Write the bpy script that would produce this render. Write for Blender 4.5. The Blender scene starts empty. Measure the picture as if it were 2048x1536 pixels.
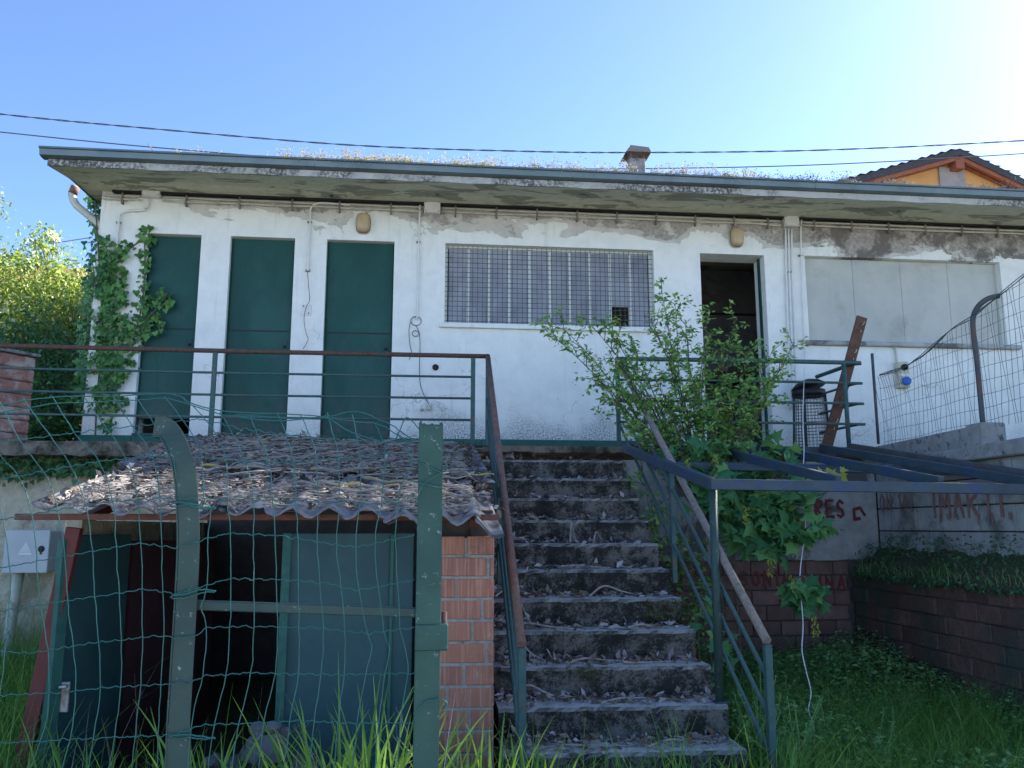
import bpy, bmesh, math, random
import numpy as np
from mathutils import Vector, Matrix
random.seed(7); RNG = np.random.default_rng(11)
SC = bpy.context.scene; COL = SC.collection

# ------------------------------------------------------------------ camera, sky, sun, exposure
YAW, PITCH, EYE, LENS = 6.0, 9.7, 1.56, 29.53
cd = bpy.data.cameras.new('camera'); cam = bpy.data.objects.new('camera', cd); COL.objects.link(cam)
cd.lens = LENS; cd.sensor_width = 36; cd.clip_start = .05; cd.clip_end = 2000
cam.location = (0, 0, EYE); cam.rotation_euler = (math.radians(90 + PITCH), 0, math.radians(-YAW))
SC.camera = cam
SUN_AZ, SUN_EL = 60.0, 33.0            # azimuth clockwise from +Y, elevation (degrees)
w = bpy.data.worlds.new('World'); SC.world = w; w.use_nodes = True
wn = w.node_tree; bg = wn.nodes['Background']
sky = wn.nodes.new('ShaderNodeTexSky'); sky.sky_type = 'NISHITA'; sky.sun_disc = False
sky.sun_elevation = math.radians(SUN_EL); sky.sun_rotation = math.radians(SUN_AZ)
sky.air_density = 1.0; sky.dust_density = 8.0; sky.ozone_density = 4.2; sky.altitude = 4000
wn.links.new(sky.outputs[0], bg.inputs[0]); bg.inputs[1].default_value = .107
sl = bpy.data.lights.new('sun', 'SUN'); sl.energy = 5.0; sl.angle = math.radians(.53); sl.color = (1, .93, .82)
sun = bpy.data.objects.new('sun', sl); COL.objects.link(sun)
sd = Vector((math.sin(math.radians(SUN_AZ)) * math.cos(math.radians(SUN_EL)), math.cos(math.radians(SUN_AZ)) * math.cos(math.radians(SUN_EL)), math.sin(math.radians(SUN_EL))))
sun.rotation_euler = sd.to_track_quat('Z', 'Y').to_euler(); sun.location = (20, 12, 20)
SC.view_settings.view_transform = 'Standard'; SC.view_settings.look = 'None'
SC.view_settings.gamma = 1; SC.view_settings.use_curve_mapping = False
SC.view_settings.exposure = 1.95
SC.cycles.max_bounces = 8; SC.cycles.diffuse_bounces = 4; SC.cycles.transparent_max_bounces = 8

# ------------------------------------------------------------------ helpers: survey points
_p, _y, _f = math.radians(PITCH), math.radians(YAW), LENS / 36 * 2048
_fw = np.array([math.sin(_y) * math.cos(_p), math.cos(_y) * math.cos(_p), math.sin(_p)])
_rt = np.array([math.cos(_y), -math.sin(_y), 0]); _up = np.cross(_rt, _fw)
def _ray(px, py): return _rt * ((px - 1024) / _f) + _up * ((768 - py) / _f) + _fw
def at(px, py, Y): d = _ray(px, py); t = Y / d[1]; return Vector((d[0] * t, Y, EYE + d[2] * t))
def atx(px, py, X): d = _ray(px, py); t = X / d[0]; return Vector((X, d[1] * t, EYE + d[2] * t))

# ------------------------------------------------------------------ helpers: objects
def link(o, parent=None):
    COL.objects.link(o)
    if parent is not None: o.parent = parent
    return o
def tag(o, label=None, cat=None, group=None, kind=None):
    if label: o['label'] = label
    if cat: o['category'] = cat
    if group: o['group'] = group
    if kind: o['kind'] = kind
    return o
def thing(name, label, cat, loc=(0, 0, 0), group=None):
    o = bpy.data.objects.new(name, None); o.empty_display_size = .1; COL.objects.link(o); o.location = loc
    return tag(o, label, cat, group)
class MB:
    def __init__(s): s.v = []; s.f = []; s.sm = []
    def add(s, vs, fs, smooth=False):
        o = len(s.v); s.v += [tuple(a) for a in vs]; s.f += [tuple(i + o for i in q) for q in fs]; s.sm += [smooth] * len(fs); return s
    def box(s, x0, y0, z0, x1, y1, z1):
        return s.add([(x0, y0, z0), (x1, y0, z0), (x1, y1, z0), (x0, y1, z0), (x0, y0, z1), (x1, y0, z1), (x1, y1, z1), (x0, y1, z1)],
                     [(3, 2, 1, 0), (4, 5, 6, 7), (0, 1, 5, 4), (1, 2, 6, 5), (2, 3, 7, 6), (3, 0, 4, 7)])
    def bar(s, p, q, w, h, up=(0, 0, 1)):
        p, q = Vector(p), Vector(q); d = (q - p).normalized(); u = Vector(up)
        sd_ = d.cross(u).normalized(); u = sd_.cross(d); a, b = sd_ * w / 2, u * h / 2
        return s.add([p - a - b, p + a - b, p + a + b, p - a + b, q - a - b, q + a - b, q + a + b, q - a + b],
                     [(0, 1, 2, 3), (7, 6, 5, 4), (4, 5, 1, 0), (5, 6, 2, 1), (6, 7, 3, 2), (7, 4, 0, 3)])
    def tube(s, pts, r, n=8, closed=False):
        pts = [Vector(a) for a in pts]; m = len(pts); rr = r if isinstance(r, (list, tuple)) else [r] * m
        ref = Vector((.31, .17, .93)); vs = []; fs = []
        for i, a in enumerate(pts):
            if closed: t = pts[(i + 1) % m] - pts[i - 1]
            else: t = pts[min(i + 1, m - 1)] - pts[max(i - 1, 0)]
            t.normalize(); rf = ref if abs(t.dot(ref)) < .95 else Vector((1, 0, 0))
            u = t.cross(rf).normalized(); v = t.cross(u)
            vs += [a + (u * math.cos(2 * math.pi * k / n) + v * math.sin(2 * math.pi * k / n)) * rr[i] for k in range(n)]
        for i in range(m if closed else m - 1):
            j = (i + 1) % m
            fs += [(i * n + k, i * n + (k + 1) % n, j * n + (k + 1) % n, j * n + k) for k in range(n)]
        s.add(vs, fs, True)
        if not closed:
            o = len(s.v) - m * n
            s.f += [tuple(o + k for k in reversed(range(n))), tuple(o + (m - 1) * n + k for k in range(n))]; s.sm += [False, False]
        return s
    def lathe(s, prof, c, n=20, axis='z'):
        vs = []; fs = []; m = len(prof)
        for r, h in prof:
            for k in range(n):
                a = 2 * math.pi * k / n; x, y = r * math.cos(a), r * math.sin(a)
                vs.append((c[0] + x, c[1] + y, c[2] + h) if axis == 'z' else (c[0] + x, c[1] + h, c[2] + y))
        for i in range(m - 1): fs += [(i * n + k, i * n + (k + 1) % n, (i + 1) * n + (k + 1) % n, (i + 1) * n + k) for k in range(n)]
        return s.add(vs, fs, True)
    def prism(s, poly, d):
        a = [Vector(p) for p in poly]; d = Vector(d); n = len(a)
        return s.add(a + [p + d for p in a], [tuple(range(n)), tuple(reversed(range(n, 2 * n)))] + [(i, i + n, (i + 1) % n + n, (i + 1) % n) for i in range(n)])
    def mesh(s, name, bevel=0, seg=1):
        me = bpy.data.meshes.new(name); me.from_pydata(s.v, [], s.f)
        for p, q in zip(me.polygons, s.sm): p.use_smooth = q
        bm = bmesh.new(); bm.from_mesh(me); bmesh.ops.recalc_face_normals(bm, faces=bm.faces)
        if bevel: bmesh.ops.bevel(bm, geom=bm.edges[:], offset=bevel, segments=seg, affect='EDGES', profile=.5)
        bm.to_mesh(me); bm.free(); return me
    def build(s, name, mat, parent=None, bevel=0, seg=1):
        me = s.mesh(name, bevel, seg); me.materials.append(mat)
        return link(bpy.data.objects.new(name, me), parent)
def raw_mesh(name, V, T, mat, parent=None, smooth=False):
    """fast triangle mesh from numpy arrays"""
    me = bpy.data.meshes.new(name); V = np.asarray(V, np.float32); T = np.asarray(T, np.int32)
    me.vertices.add(len(V)); me.vertices.foreach_set('co', V.ravel())
    me.loops.add(T.size); me.loops.foreach_set('vertex_index', T.ravel())
    me.polygons.add(len(T)); me.polygons.foreach_set('loop_start', np.arange(0, T.size, 3, dtype=np.int32))
    if smooth: me.polygons.foreach_set('use_smooth', np.ones(len(T), bool))
    me.update(calc_edges=True); me.materials.append(mat)
    return link(bpy.data.objects.new(name, me), parent)
def rot_box(cx, cy, cz, w, d, h, ang):
    m = MB().box(-w / 2, -d / 2, 0, w / 2, d / 2, h); c, s_ = math.cos(ang), math.sin(ang)
    m.v = [(cx + x * c - y * s_, cy + x * s_ + y * c, cz + z) for x, y, z in m.v]; return m
def smooth_path(pts, n=6):
    """Catmull-Rom"""
    P = [Vector(p) for p in pts]; out = []
    for i in range(len(P) - 1):
        a, b, c, d = P[max(i - 1, 0)], P[i], P[i + 1], P[min(i + 2, len(P) - 1)]
        for k in range(n):
            t = k / n
            out.append(.5 * ((2 * b) + (c - a) * t + (2 * a - 5 * b + 4 * c - d) * t * t + (3 * b - a - 3 * c + d) * t ** 3))
    return out + [P[-1]]

# ------------------------------------------------------------------ materials
class NT:
    def __init__(s, name, rough=.8, metal=0, spec=.4):
        s.m = bpy.data.materials.new(name); s.m.use_nodes = True; s.t = s.m.node_tree; s.n = s.t.nodes; s.l = s.t.links
        s.b = s.n['Principled BSDF']; s.b.inputs['Roughness'].default_value = rough; s.b.inputs['Metallic'].default_value = metal
        s.b.inputs['Specular IOR Level'].default_value = spec
        s.pos = s.n.new('ShaderNodeNewGeometry').outputs['Position']
    def sock(s, inp, v):
        if isinstance(v, bpy.types.NodeSocket): s.l.new(v, inp)
        elif isinstance(v, (tuple, list)) and len(v) == 3 and inp.type == 'RGBA': inp.default_value = (*v, 1)
        else: inp.default_value = v
    def noise(s, scale, detail=4, rough=.55, dist=0, vec=None):
        n = s.n.new('ShaderNodeTexNoise'); s.l.new(vec or s.pos, n.inputs['Vector'])
        n.inputs['Scale'].default_value = scale; n.inputs['Detail'].default_value = detail; n.inputs['Roughness'].default_value = rough; n.inputs['Distortion'].default_value = dist
        return n.outputs[0]
    def scaled(s, v, add=(0, 0, 0)):
        n = s.n.new('ShaderNodeMapping'); s.l.new(s.pos, n.inputs[0]); n.inputs['Scale'].default_value = v; n.inputs['Location'].default_value = add; return n.outputs[0]
    def step(s, x, a, b):
        n = s.n.new('ShaderNodeMapRange'); n.interpolation_type = 'SMOOTHSTEP'; s.sock(n.inputs[0], x)
        n.inputs[1].default_value = a; n.inputs[2].default_value = b; return n.outputs[0]
    def math(s, op, a, b=0.):
        n = s.n.new('ShaderNodeMath'); n.operation = op; s.sock(n.inputs[0], a); s.sock(n.inputs[1], b); return n.outputs[0]
    def mix(s, f, a, b):
        n = s.n.new('ShaderNodeMix'); n.data_type = 'RGBA'; s.sock(n.inputs[0], f); s.sock(n.inputs[6], a); s.sock(n.inputs[7], b); return n.outputs[2]
    def xyz(s):
        n = s.n.new('ShaderNodeSeparateXYZ'); s.l.new(s.pos, n.inputs[0]); return n.outputs
    def island(s):
        n = s.n.new('ShaderNodeNewGeometry'); return n.outputs['Random Per Island']
    def objrand(s): return s.n.new('ShaderNodeObjectInfo').outputs['Random']
    def color(s, c): s.sock(s.b.inputs['Base Color'], c); return s
    def rough(s, r): s.sock(s.b.inputs['Roughness'], r); return s
    def bump(s, h, strength=.3, dist=.01):
        n = s.n.new('ShaderNodeBump'); s.sock(n.inputs['Height'], h); n.inputs['Strength'].default_value = strength; n.inputs['Distance'].default_value = dist
        s.l.new(n.outputs[0], s.b.inputs['Normal']); return s
def weathered(name, c1, c2, c3=None, s1=9, s2=2.2, thr=(.5, .62), rough=.85, bump=.3, metal=0, spec=.35, bs=40, rnd=0, dist=.006):
    k = NT(name, rough, metal, spec); c = k.mix(k.step(k.noise(s1, 6, .62), .3, .7), c1, c2)
    if rnd: c = k.mix(k.math('MULTIPLY', k.objrand(), rnd), c, tuple(x * .35 for x in c1))
    if c3: c = k.mix(k.step(k.noise(s2, 8, .68, .4), *thr), c, c3)
    k.color(c)
    if bump: k.bump(k.noise(bs, 5, .65), bump, dist)
    return k.m
def leaf_mat(name, cols, rough=.55, trans=.35, tcol=(.25, .4, .04)):
    k = NT(name, rough, 0, .35); r = k.n.new('ShaderNodeValToRGB'); k.l.new(k.island(), r.inputs[0])
    e = r.color_ramp.elements; n = len(cols)
    while len(e) < n: e.new(.5)
    for i, c in enumerate(cols): e[i].position = i / (n - 1); e[i].color = (*c, 1)
    k.color(r.outputs[0])
    t = k.n.new('ShaderNodeBsdfTranslucent'); mx = k.n.new('ShaderNodeMixShader'); mx.inputs[0].default_value = trans
    tc = k.mix(.5, r.outputs[0], tcol); k.l.new(tc, t.inputs[0])
    out = k.n['Material Output']; k.l.new(k.b.outputs[0], mx.inputs[1]); k.l.new(t.outputs[0], mx.inputs[2]); k.l.new(mx.outputs[0], out.inputs[0])
    return k.m

def facade_mat():
    k = NT('flaking_white_plaster', .85, 0, .25); x, y, z = k.xyz()
    n1 = k.noise(1.25, 10, .6, .5, k.scaled((1, 1, 1.4))); n2 = k.noise(5, 7, .65, .3); n3 = k.noise(28, 5, .6)
    white = k.mix(k.step(n2, .3, .8), (.745, .77, .72), (.64, .67, .63))
    # flaking: more of it high up under the eaves, worse over the boarded window
    h = k.math('MULTIPLY', k.math('SUBTRACT', z, 4.80), .85)
    rgt = k.math('MULTIPLY', k.step(x, 3.6, 4.6), .15)
    v = k.math('SUBTRACT', k.math('ADD', k.math('ADD', n1, h), rgt), k.math('MULTIPLY', k.step(x, -2.1, -2.9), .22))
    cap = k.math('SUBTRACT', 1.0, k.math('MULTIPLY', k.step(z, 4.93, 5.03), .35))
    m1 = k.math('MULTIPLY', k.step(v, .505, .52), k.step(z, 4.50, 4.60)); m2 = k.math('MULTIPLY', k.step(v, .575, .60), cap)
    m2 = k.math('MULTIPLY', m2, k.step(k.math('ADD', k.noise(6, 6, .7), rgt), .42, .5))
    m3 = k.math('MULTIPLY', k.step(k.math('ADD', k.noise(3.3, 8, .7, .3), rgt), .6, .7), m1)
    c = k.mix(m1, white, k.mix(k.step(n2, .35, .7), (.46, .46, .42), (.58, .57, .52)))
    c = k.mix(m2, c, k.mix(k.step(n3, .35, .65), (.26, .245, .22), (.38, .36, .33)))
    c = k.mix(k.math('MULTIPLY', m3, .8), c, (.11, .10, .09))
    # damp, dirty foot of the wall
    d = k.math('ADD', k.math('MULTIPLY', k.math('SUBTRACT', 2.90, z), 1.1), k.math('SUBTRACT', k.noise(2.2, 6, .6), .55))
    d = k.math('MULTIPLY', k.step(d, .0, .45), k.step(k.noise(60, 5, .75), .38, .62))
    wx = k.math('MULTIPLY', k.step(x, -.5, .4), k.step(x, 2.6, 1.9))
    d = k.math('MULTIPLY', d, k.math('ADD', .4, k.math('MULTIPLY', wx, .55)))
    c = k.mix(d, c, (.13, .14, .15))
    sp = k.math('MULTIPLY', k.step(k.noise(45, 3, .7), .68, .74), .35); c = k.mix(sp, c, (.4, .4, .4))
    st = k.math('MULTIPLY', k.step(k.noise(3, 6, .65, 0, k.scaled((5, 5, .3))), .54, .74), .28); c = k.mix(st, c, (.35, .36, .33))
    cr_ = k.n.new('ShaderNodeTexVoronoi'); cr_.feature = 'DISTANCE_TO_EDGE'; cr_.inputs['Scale'].default_value = .9
    dv = k.n.new('ShaderNodeVectorMath'); dv.operation = 'ADD'; nz = k.n.new('ShaderNodeTexNoise'); nz.inputs['Scale'].default_value = 3; nz.inputs['Detail'].default_value = 6; k.l.new(k.pos, nz.inputs['Vector']); k.l.new(nz.outputs['Color'], dv.inputs[0]); k.l.new(k.pos, dv.inputs[1]); k.l.new(dv.outputs[0], cr_.inputs['Vector'])
    ck = k.math('MULTIPLY', k.math('SUBTRACT', 1.0, k.step(cr_.outputs['Distance'], .001, .007)), k.step(k.noise(.9, 3), .52, .62)); c = k.mix(k.math('MULTIPLY', ck, .55), c, (.22, .22, .2))
    k.color(c)
    hh = k.math('ADD', k.math('MULTIPLY', n3, .35), k.math('MULTIPLY', m1, -1.0)); hh = k.math('ADD', hh, k.math('MULTIPLY', m2, -.8))
    k.bump(hh, .55, .012); return k.m
MAT = {}
MAT['facade'] = facade_mat()
def soffit_mat():
    k = NT('mildewed_soffit', .9, 0, .2); n = k.noise(1.6, 9, .65, .6, k.scaled((1, 2.2, 1))); f = k.noise(12, 6, .65)
    c = k.mix(k.step(f, .3, .7), (.52, .52, .37), (.64, .62, .46)); m = k.step(n, .52, .55); m2 = k.step(n, .62, .68)
    c = k.mix(m, c, (.30, .30, .22)); c = k.mix(m2, c, (.055, .058, .05)); k.color(c); k.bump(k.math('SUBTRACT', f, m), .5, .01); return k.m
MAT['soffit'] = soffit_mat()
def fascia_mat():
    k = NT('stained_fascia', .9, 0, .2); n = k.noise(1.1, 7, .7, .4); f = k.noise(34, 6, .75)
    c = k.mix(k.noise(7, 5, .6), (.24, .25, .23), (.54, .55, .51)); m = k.math('MULTIPLY', k.step(n, .44, .60), k.step(f, .40, .55))
    c = k.mix(k.math('MULTIPLY', m, .92), c, (.05, .05, .052)); k.color(c); k.bump(f, .4, .01); return k.m
MAT['fascia'] = fascia_mat()
MAT['gutter'] = weathered('gutter_metal', (.10, .145, .155), (.135, .18, .19), (.07, .10, .105), 4, 1.2, (.52, .7), .45, .08, .35, .5)
def door_mat():
    k = NT('green_door_paint', .5, 0, .22); n = k.noise(3, 6, .6, 0, k.scaled((1, 1, .5)))
    c = k.mix(k.step(n, .3, .75), (.009, .055, .046), (.016, .078, .064))
    sc = k.step(k.noise(22, 6, .75, 0, k.scaled((1, 1, .3))), .66, .74); c = k.mix(k.math('MULTIPLY', sc, .45), c, (.16, .22, .2))
    c = k.mix(k.math('MULTIPLY', k.step(k.noise(1.3, 7, .65, .4, k.scaled((1, 1, .6))), .48, .62), .4), c, (.035, .105, .09)); c = k.mix(k.math('MULTIPLY', k.step(k.noise(9, 6, .7, 0, k.scaled((2, 2, .2))), .56, .7), .3), c, (.008, .03, .026))
    zz = k.xyz()[2]; dl = k.math('MULTIPLY', k.step(zz, 3.0, 2.5), k.step(k.noise(7, 7, .75), .42, .58)); c = k.mix(k.math('MULTIPLY', dl, .6), c, (.085, .085, .075)); k.color(c); k.rough(k.step(n, -.6, 1.6)); k.bump(k.math('ADD', k.noise(2.2, 3), k.math('MULTIPLY', k.noise(60, 3, .6, 0, k.scaled((1, 1, .1))), .12)), .22, .012); return k.m
MAT['door'] = door_mat()
MAT['greenpaint'] = weathered('old_green_paint', (.018, .085, .068), (.03, .115, .09), (.12, .055, .035), 14, 9, (.62, .72), .6, .3, .1)
MAT['rail'] = weathered('rusting_green_rail', (.038, .085, .082), (.058, .118, .112), (.12, .085, .068), 24, 7, (.55, .68), .65, .5, .1, bs=90, dist=.003)
MAT['railtop'] = weathered('dark_rust_rail', (.075, .042, .032), (.12, .068, .05), (.04, .075, .065), 26, 6, (.56, .7), .75, .6, .05, bs=110, dist=.003)
MAT['rust'] = weathered('rust_pipe', (.13, .072, .056), (.20, .115, .088), (.05, .09, .08), 24, 7, (.6, .72), .8, .6, .05, bs=110, dist=.003)
MAT['lichen_pipe'] = weathered('lichen_pipe', (.17, .14, .115), (.26, .22, .185), (.08, .10, .09), 40, 9, (.56, .7), .85, .6, 0, bs=120, dist=.003)
MAT['post'] = weathered('weathered_green_post', (.020, .066, .052), (.034, .094, .072), (.24, .30, .26), 6, 38, (.60, .70), .6, .35, .05, bs=70, dist=.003)
MAT['post_blue'] = weathered('grey_green_post', (.026, .056, .047), (.040, .076, .064), (.30, .34, .32), 6, 48, (.61, .70), .6, .3, .05, bs=70, dist=.003)
MAT['wire'] = weathered('green_coated_wire', (.01, .095, .08), (.015, .125, .105), (.05, .18, .16), 30, 20, (.62, .7), .42, .0, 0, .5)
MAT['thinwire'] = weathered('grey_green_wire', (.05, .09, .085), (.08, .12, .11), None, rough=.6, bump=0)
MAT['concrete'] = weathered('old_concrete', (.17, .165, .15), (.27, .26, .24), (.045, .045, .042), 13, 3.2, (.45, .62), .95, .7, bs=60, dist=.01)
MAT['slab'] = weathered('slab_edge', (.12, .11, .085), (.22, .19, .15), (.035, .038, .028), 10, 4, (.42, .6), .95, .9, bs=40, dist=.02)
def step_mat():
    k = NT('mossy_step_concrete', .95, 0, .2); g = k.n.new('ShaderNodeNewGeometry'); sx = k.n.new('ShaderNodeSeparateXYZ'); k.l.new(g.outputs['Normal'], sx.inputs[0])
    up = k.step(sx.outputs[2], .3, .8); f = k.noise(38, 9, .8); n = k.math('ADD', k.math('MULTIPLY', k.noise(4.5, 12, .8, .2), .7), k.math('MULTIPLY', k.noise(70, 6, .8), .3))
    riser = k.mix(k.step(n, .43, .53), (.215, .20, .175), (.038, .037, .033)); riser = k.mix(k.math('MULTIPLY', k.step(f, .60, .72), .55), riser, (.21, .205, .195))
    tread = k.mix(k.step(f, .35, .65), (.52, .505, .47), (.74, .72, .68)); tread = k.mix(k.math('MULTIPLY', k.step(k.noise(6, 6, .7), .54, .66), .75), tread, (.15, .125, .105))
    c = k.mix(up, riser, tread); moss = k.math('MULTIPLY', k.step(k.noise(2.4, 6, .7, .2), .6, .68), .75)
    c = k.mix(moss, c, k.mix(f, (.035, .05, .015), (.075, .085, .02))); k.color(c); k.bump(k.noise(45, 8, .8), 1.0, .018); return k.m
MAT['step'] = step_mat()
def brick_mat():
    k = NT('hollow_clay_brick', .9, 0, .2); r = k.objrand(); st = k.noise(8, 4, .5, 0, k.scaled((9, 9, .35)))
    c = k.mix(r, (.40, .17, .11), (.30, .135, .095)); c = k.mix(k.math('MULTIPLY', k.step(st, .45, .65), .6), c, (.52, .29, .20))
    c = k.mix(k.math('MULTIPLY', k.step(k.noise(3.2, 9, .75), .50, .66), .6), c, (.17, .10, .075)); c = k.mix(k.math('MULTIPLY', k.step(k.noise(14, 7, .7), .60, .68), .5), c, (.40, .37, .33))
    k.color(c); k.bump(k.noise(20, 5, .6, 0, k.scaled((12, 12, 1))), .35, .006); return k.m
MAT['brick'] = brick_mat()
MAT['oldbrick'] = weathered('limy_old_brick', (.27, .13, .105), (.36, .20, .16), (.42, .36, .31), 14, 6, (.46, .62), .95, 1.0, rnd=.3, bs=30, dist=.02)
MAT['dbrick'] = weathered('damp_brick', (.175, .10, .08), (.235, .142, .118), (.09, .07, .06), 10, 2.2, (.48, .66), .95, .5, rnd=.5, bs=50)
MAT['mbrick'] = weathered('mossy_brick', (.15, .072, .055), (.21, .115, .09), (.055, .066, .05), 12, 1.7, (.40, .62), .95, .9, rnd=.7, bs=30, dist=.02)
MAT['mortar'] = weathered('grey_mortar', (.24, .23, .21), (.33, .32, .29), (.13, .12, .11), 30, 6, (.55, .7), .95, .6)
MAT['dmortar'] = weathered('dark_mortar', (.06, .055, .048), (.09, .085, .075), (.03, .03, .027), 30, 6, (.5, .7), .95, .6)
MAT['graffiti_plaster'] = weathered('grey_plaster', (.25, .26, .25), (.35, .36, .35), (.10, .105, .10), 8, 1.8, (.48, .55), .95, .5)
MAT['block'] = weathered('pale_concrete_block', (.30, .31, .30), (.40, .41, .40), (.13, .135, .12), 9, 1.6, (.52, .66), .95, .7, rnd=.25, bs=55)
MAT['parapet'] = weathered('speckled_parapet', (.20, .20, .19), (.28, .28, .27), (.06, .06, .058), 12, 17, (.56, .64), .95, .8, bs=50)
MAT['fibre'] = weathered('fibre_cement', (.17, .16, .155), (.27, .26, .255), (.08, .07, .065), 16, 5, (.48, .62), .95, .6, bs=60)
MAT['redsteel'] = weathered('maroon_steel', (.11, .024, .020), (.14, .032, .026), (.07, .03, .025), 12, 7, (.55, .7), .6, .3)
MAT['tealdoor'] = weathered('teal_sheet_door', (.018, .062, .068), (.028, .082, .086), (.09, .13, .13), 4, 13, (.68, .8), .55, .15)
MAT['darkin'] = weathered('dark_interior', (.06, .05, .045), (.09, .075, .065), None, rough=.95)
MAT['interior'] = weathered('room_plaster', (.13, .135, .135), (.18, .185, .185), (.10, .095, .09), 4, 2, (.5, .62), .95, .3)
MAT['pvc'] = weathered('cream_conduit', (.42, .43, .34), (.52, .53, .43), (.22, .21, .16), 9, 6, (.58, .75), .55, .1)
MAT['pvcwhite'] = weathered('white_conduit', (.60, .62, .60), (.68, .69, .67), (.35, .33, .3), 9, 6, (.62, .78), .55, .1)
MAT['socket'] = weathered('aged_cream', (.44, .42, .30), (.52, .5, .37), (.3, .26, .18), 9, 6, (.58, .75), .55, .1)
MAT['clamp'] = weathered('clamp_metal', (.16, .15, .12), (.22, .2, .17), None, rough=.7)
MAT['clampmetal'] = weathered('dull_aluminium', (.34, .33, .32), (.45, .43, .42), (.2, .15, .12), 20, 9, (.5, .7), .45, .2, .6)
MAT['jbox'] = weathered('junction_box', (.55, .57, .54), (.63, .64, .61), (.35, .34, .3), 6, 4, (.6, .8), .5, .05)
MAT['lamp'] = weathered('yellowed_diffuser', (.40, .31, .18), (.48, .385, .235), (.2, .12, .06), 12, 6, (.55, .75), .35, .05)
MAT['lampbase'] = weathered('lamp_base', (.40, .38, .33), (.48, .46, .4), (.2, .15, .1), 12, 6, (.55, .75), .6, .1)
MAT['black'] = weathered('black', (.012, .012, .012), (.02, .02, .02), None, rough=.5, bump=0)
MAT['glass'] = weathered('frosted_pane', (.30, .32, .355), (.38, .40, .43), (.21, .22, .25), 5, 2.0, (.45, .7), .3, .1, 0, .4, rnd=.22)
MAT['mullion'] = weathered('pale_green_mullion', (.56, .62, .58), (.64, .69, .65), (.36, .36, .31), 12, 8, (.6, .75), .6, .1)
MAT['grille'] = weathered('grille_wire', (.055, .06, .06), (.09, .095, .09), (.12, .07, .05), 20, 9, (.6, .7), .6, 0, .2)
MAT['board'] = weathered('grey_sheet', (.40, .42, .38), (.47, .48, .43), (.29, .30, .25), 3, 1.4, (.52, .75), .5, .08, rnd=.1)
MAT['bluebeam'] = weathered('blue_steel', (.03, .052, .064), (.045, .072, .088), (.03, .055, .125), 7, 6, (.5, .62), .6, .4, .1, bs=80, dist=.003)
MAT['darkbeam'] = weathered('dark_steel', (.05, .06, .07), (.075, .085, .09), (.11, .07, .05), 7, 5, (.52, .65), .65, .4, .1)
MAT['wood'] = weathered('wood_orange', (.27, .085, .045), (.33, .115, .06), (.19, .06, .035), 6, 3, (.5, .7), .7, .1)
MAT['plank'] = weathered('brown_plank', (.085, .038, .022), (.12, .055, .032), (.05, .025, .018), 14, 5, (.5, .7), .6, .2)
MAT['rooftile'] = weathered('slate_grey_tiles', (.05, .045, .052), (.075, .065, .072), None, 12, rough=.8, bump=.2)
MAT['orange'] = weathered('orange_render', (.58, .29, .10), (.64, .34, .13), None, 3, rough=.9, bump=.1)
MAT['greyrender'] = weathered('grey_render', (.30, .26, .25), (.36, .31, .3), None, 3, rough=.9, bump=.1)
MAT['redtile'] = weathered('red_roof_tile', (.32, .12, .07), (.40, .17, .10), None, 4, rough=.9, bump=.2)
MAT['graffiti'] = weathered('dark_red_paint', (.115, .022, .022), (.15, .034, .03), None, 30, rough=.7, bump=0)
MAT['graffiti_faint'] = weathered('faded_red_paint', (.21, .12, .105), (.26, .165, .15), None, 20, rough=.8, bump=0)
MAT['leftwall'] = weathered('buff_rough_wall', (.38, .34, .24), (.52, .48, .37), (.16, .15, .11), 9, 3, (.54, .7), .95, 1.0, bs=18, dist=.03)
MAT['cabinet'] = weathered('grey_cabinet', (.42, .46, .46), (.48, .51, .51), (.34, .36, .35), 4, 2, (.5, .8), .5, .05)
MAT['bark'] = weathered('bark', (.075, .06, .045), (.13, .11, .085), None, 25, rough=.95, bump=.7)
MAT['deadwood'] = weathered('dead_twig', (.26, .225, .19), (.39, .345, .305), (.10, .08, .065), 25, 9, (.5, .7), .95, .3)
MAT['lichen'] = weathered('lichen_twig', (.24, .20, .15), (.32, .28, .2), (.42, .33, .04), 25, 9, (.50, .62), .95, .3)
MAT['rope'] = weathered('white_cord', (.55, .55, .54), (.66, .66, .65), (.5, .3, .28), 12, 3, (.62, .66), .8, 0)
MAT['cable'] = weathered('black_cable', (.06, .06, .065), (.09, .09, .095), None, rough=.6, bump=0)
MAT['blue'] = weathered('blue_plastic', (.02, .12, .50), (.03, .15, .58), None, rough=.4, bump=0)
MAT['stone'] = weathered('rubble_stone', (.09, .085, .085), (.15, .14, .14), (.05, .05, .05), 9, 4, (.5, .7), .95, .6)
MAT['white'] = weathered('white_plastic', (.7, .7, .7), (.78, .78, .78), None, rough=.5, bump=0)
MAT['brass'] = weathered('brass', (.45, .36, .16), (.55, .45, .22), None, rough=.35, bump=0, metal=.8)
MAT['rust_flat'] = weathered('rusty_bracket', (.13, .055, .042), (.18, .08, .058), (.09, .04, .03), 18, 8, (.5, .7), .8, .3)
def ground_mat():
    k = NT('soil_grass_and_bounce', .95, 0, .2); n = k.noise(2, 7, .65); f = k.noise(22, 5, .7)
    far = k.step(k.xyz()[1], 1.2, -.6)  # pale ground behind the camera, added to bounce sun onto the facade
    c = k.mix(k.step(n, .35, .65), (.07, .055, .038), (.055, .085, .028)); c = k.mix(k.math('MULTIPLY', k.step(f, .5, .7), .5), c, (.12, .10, .07))
    g = k.mix(k.step(f, .3, .7), (.44, .43, .41), (.54, .53, .51)); c = k.mix(far, c, g); k.color(c); k.bump(f, .7, .03); return k.m
MAT['ground'] = ground_mat()
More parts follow.
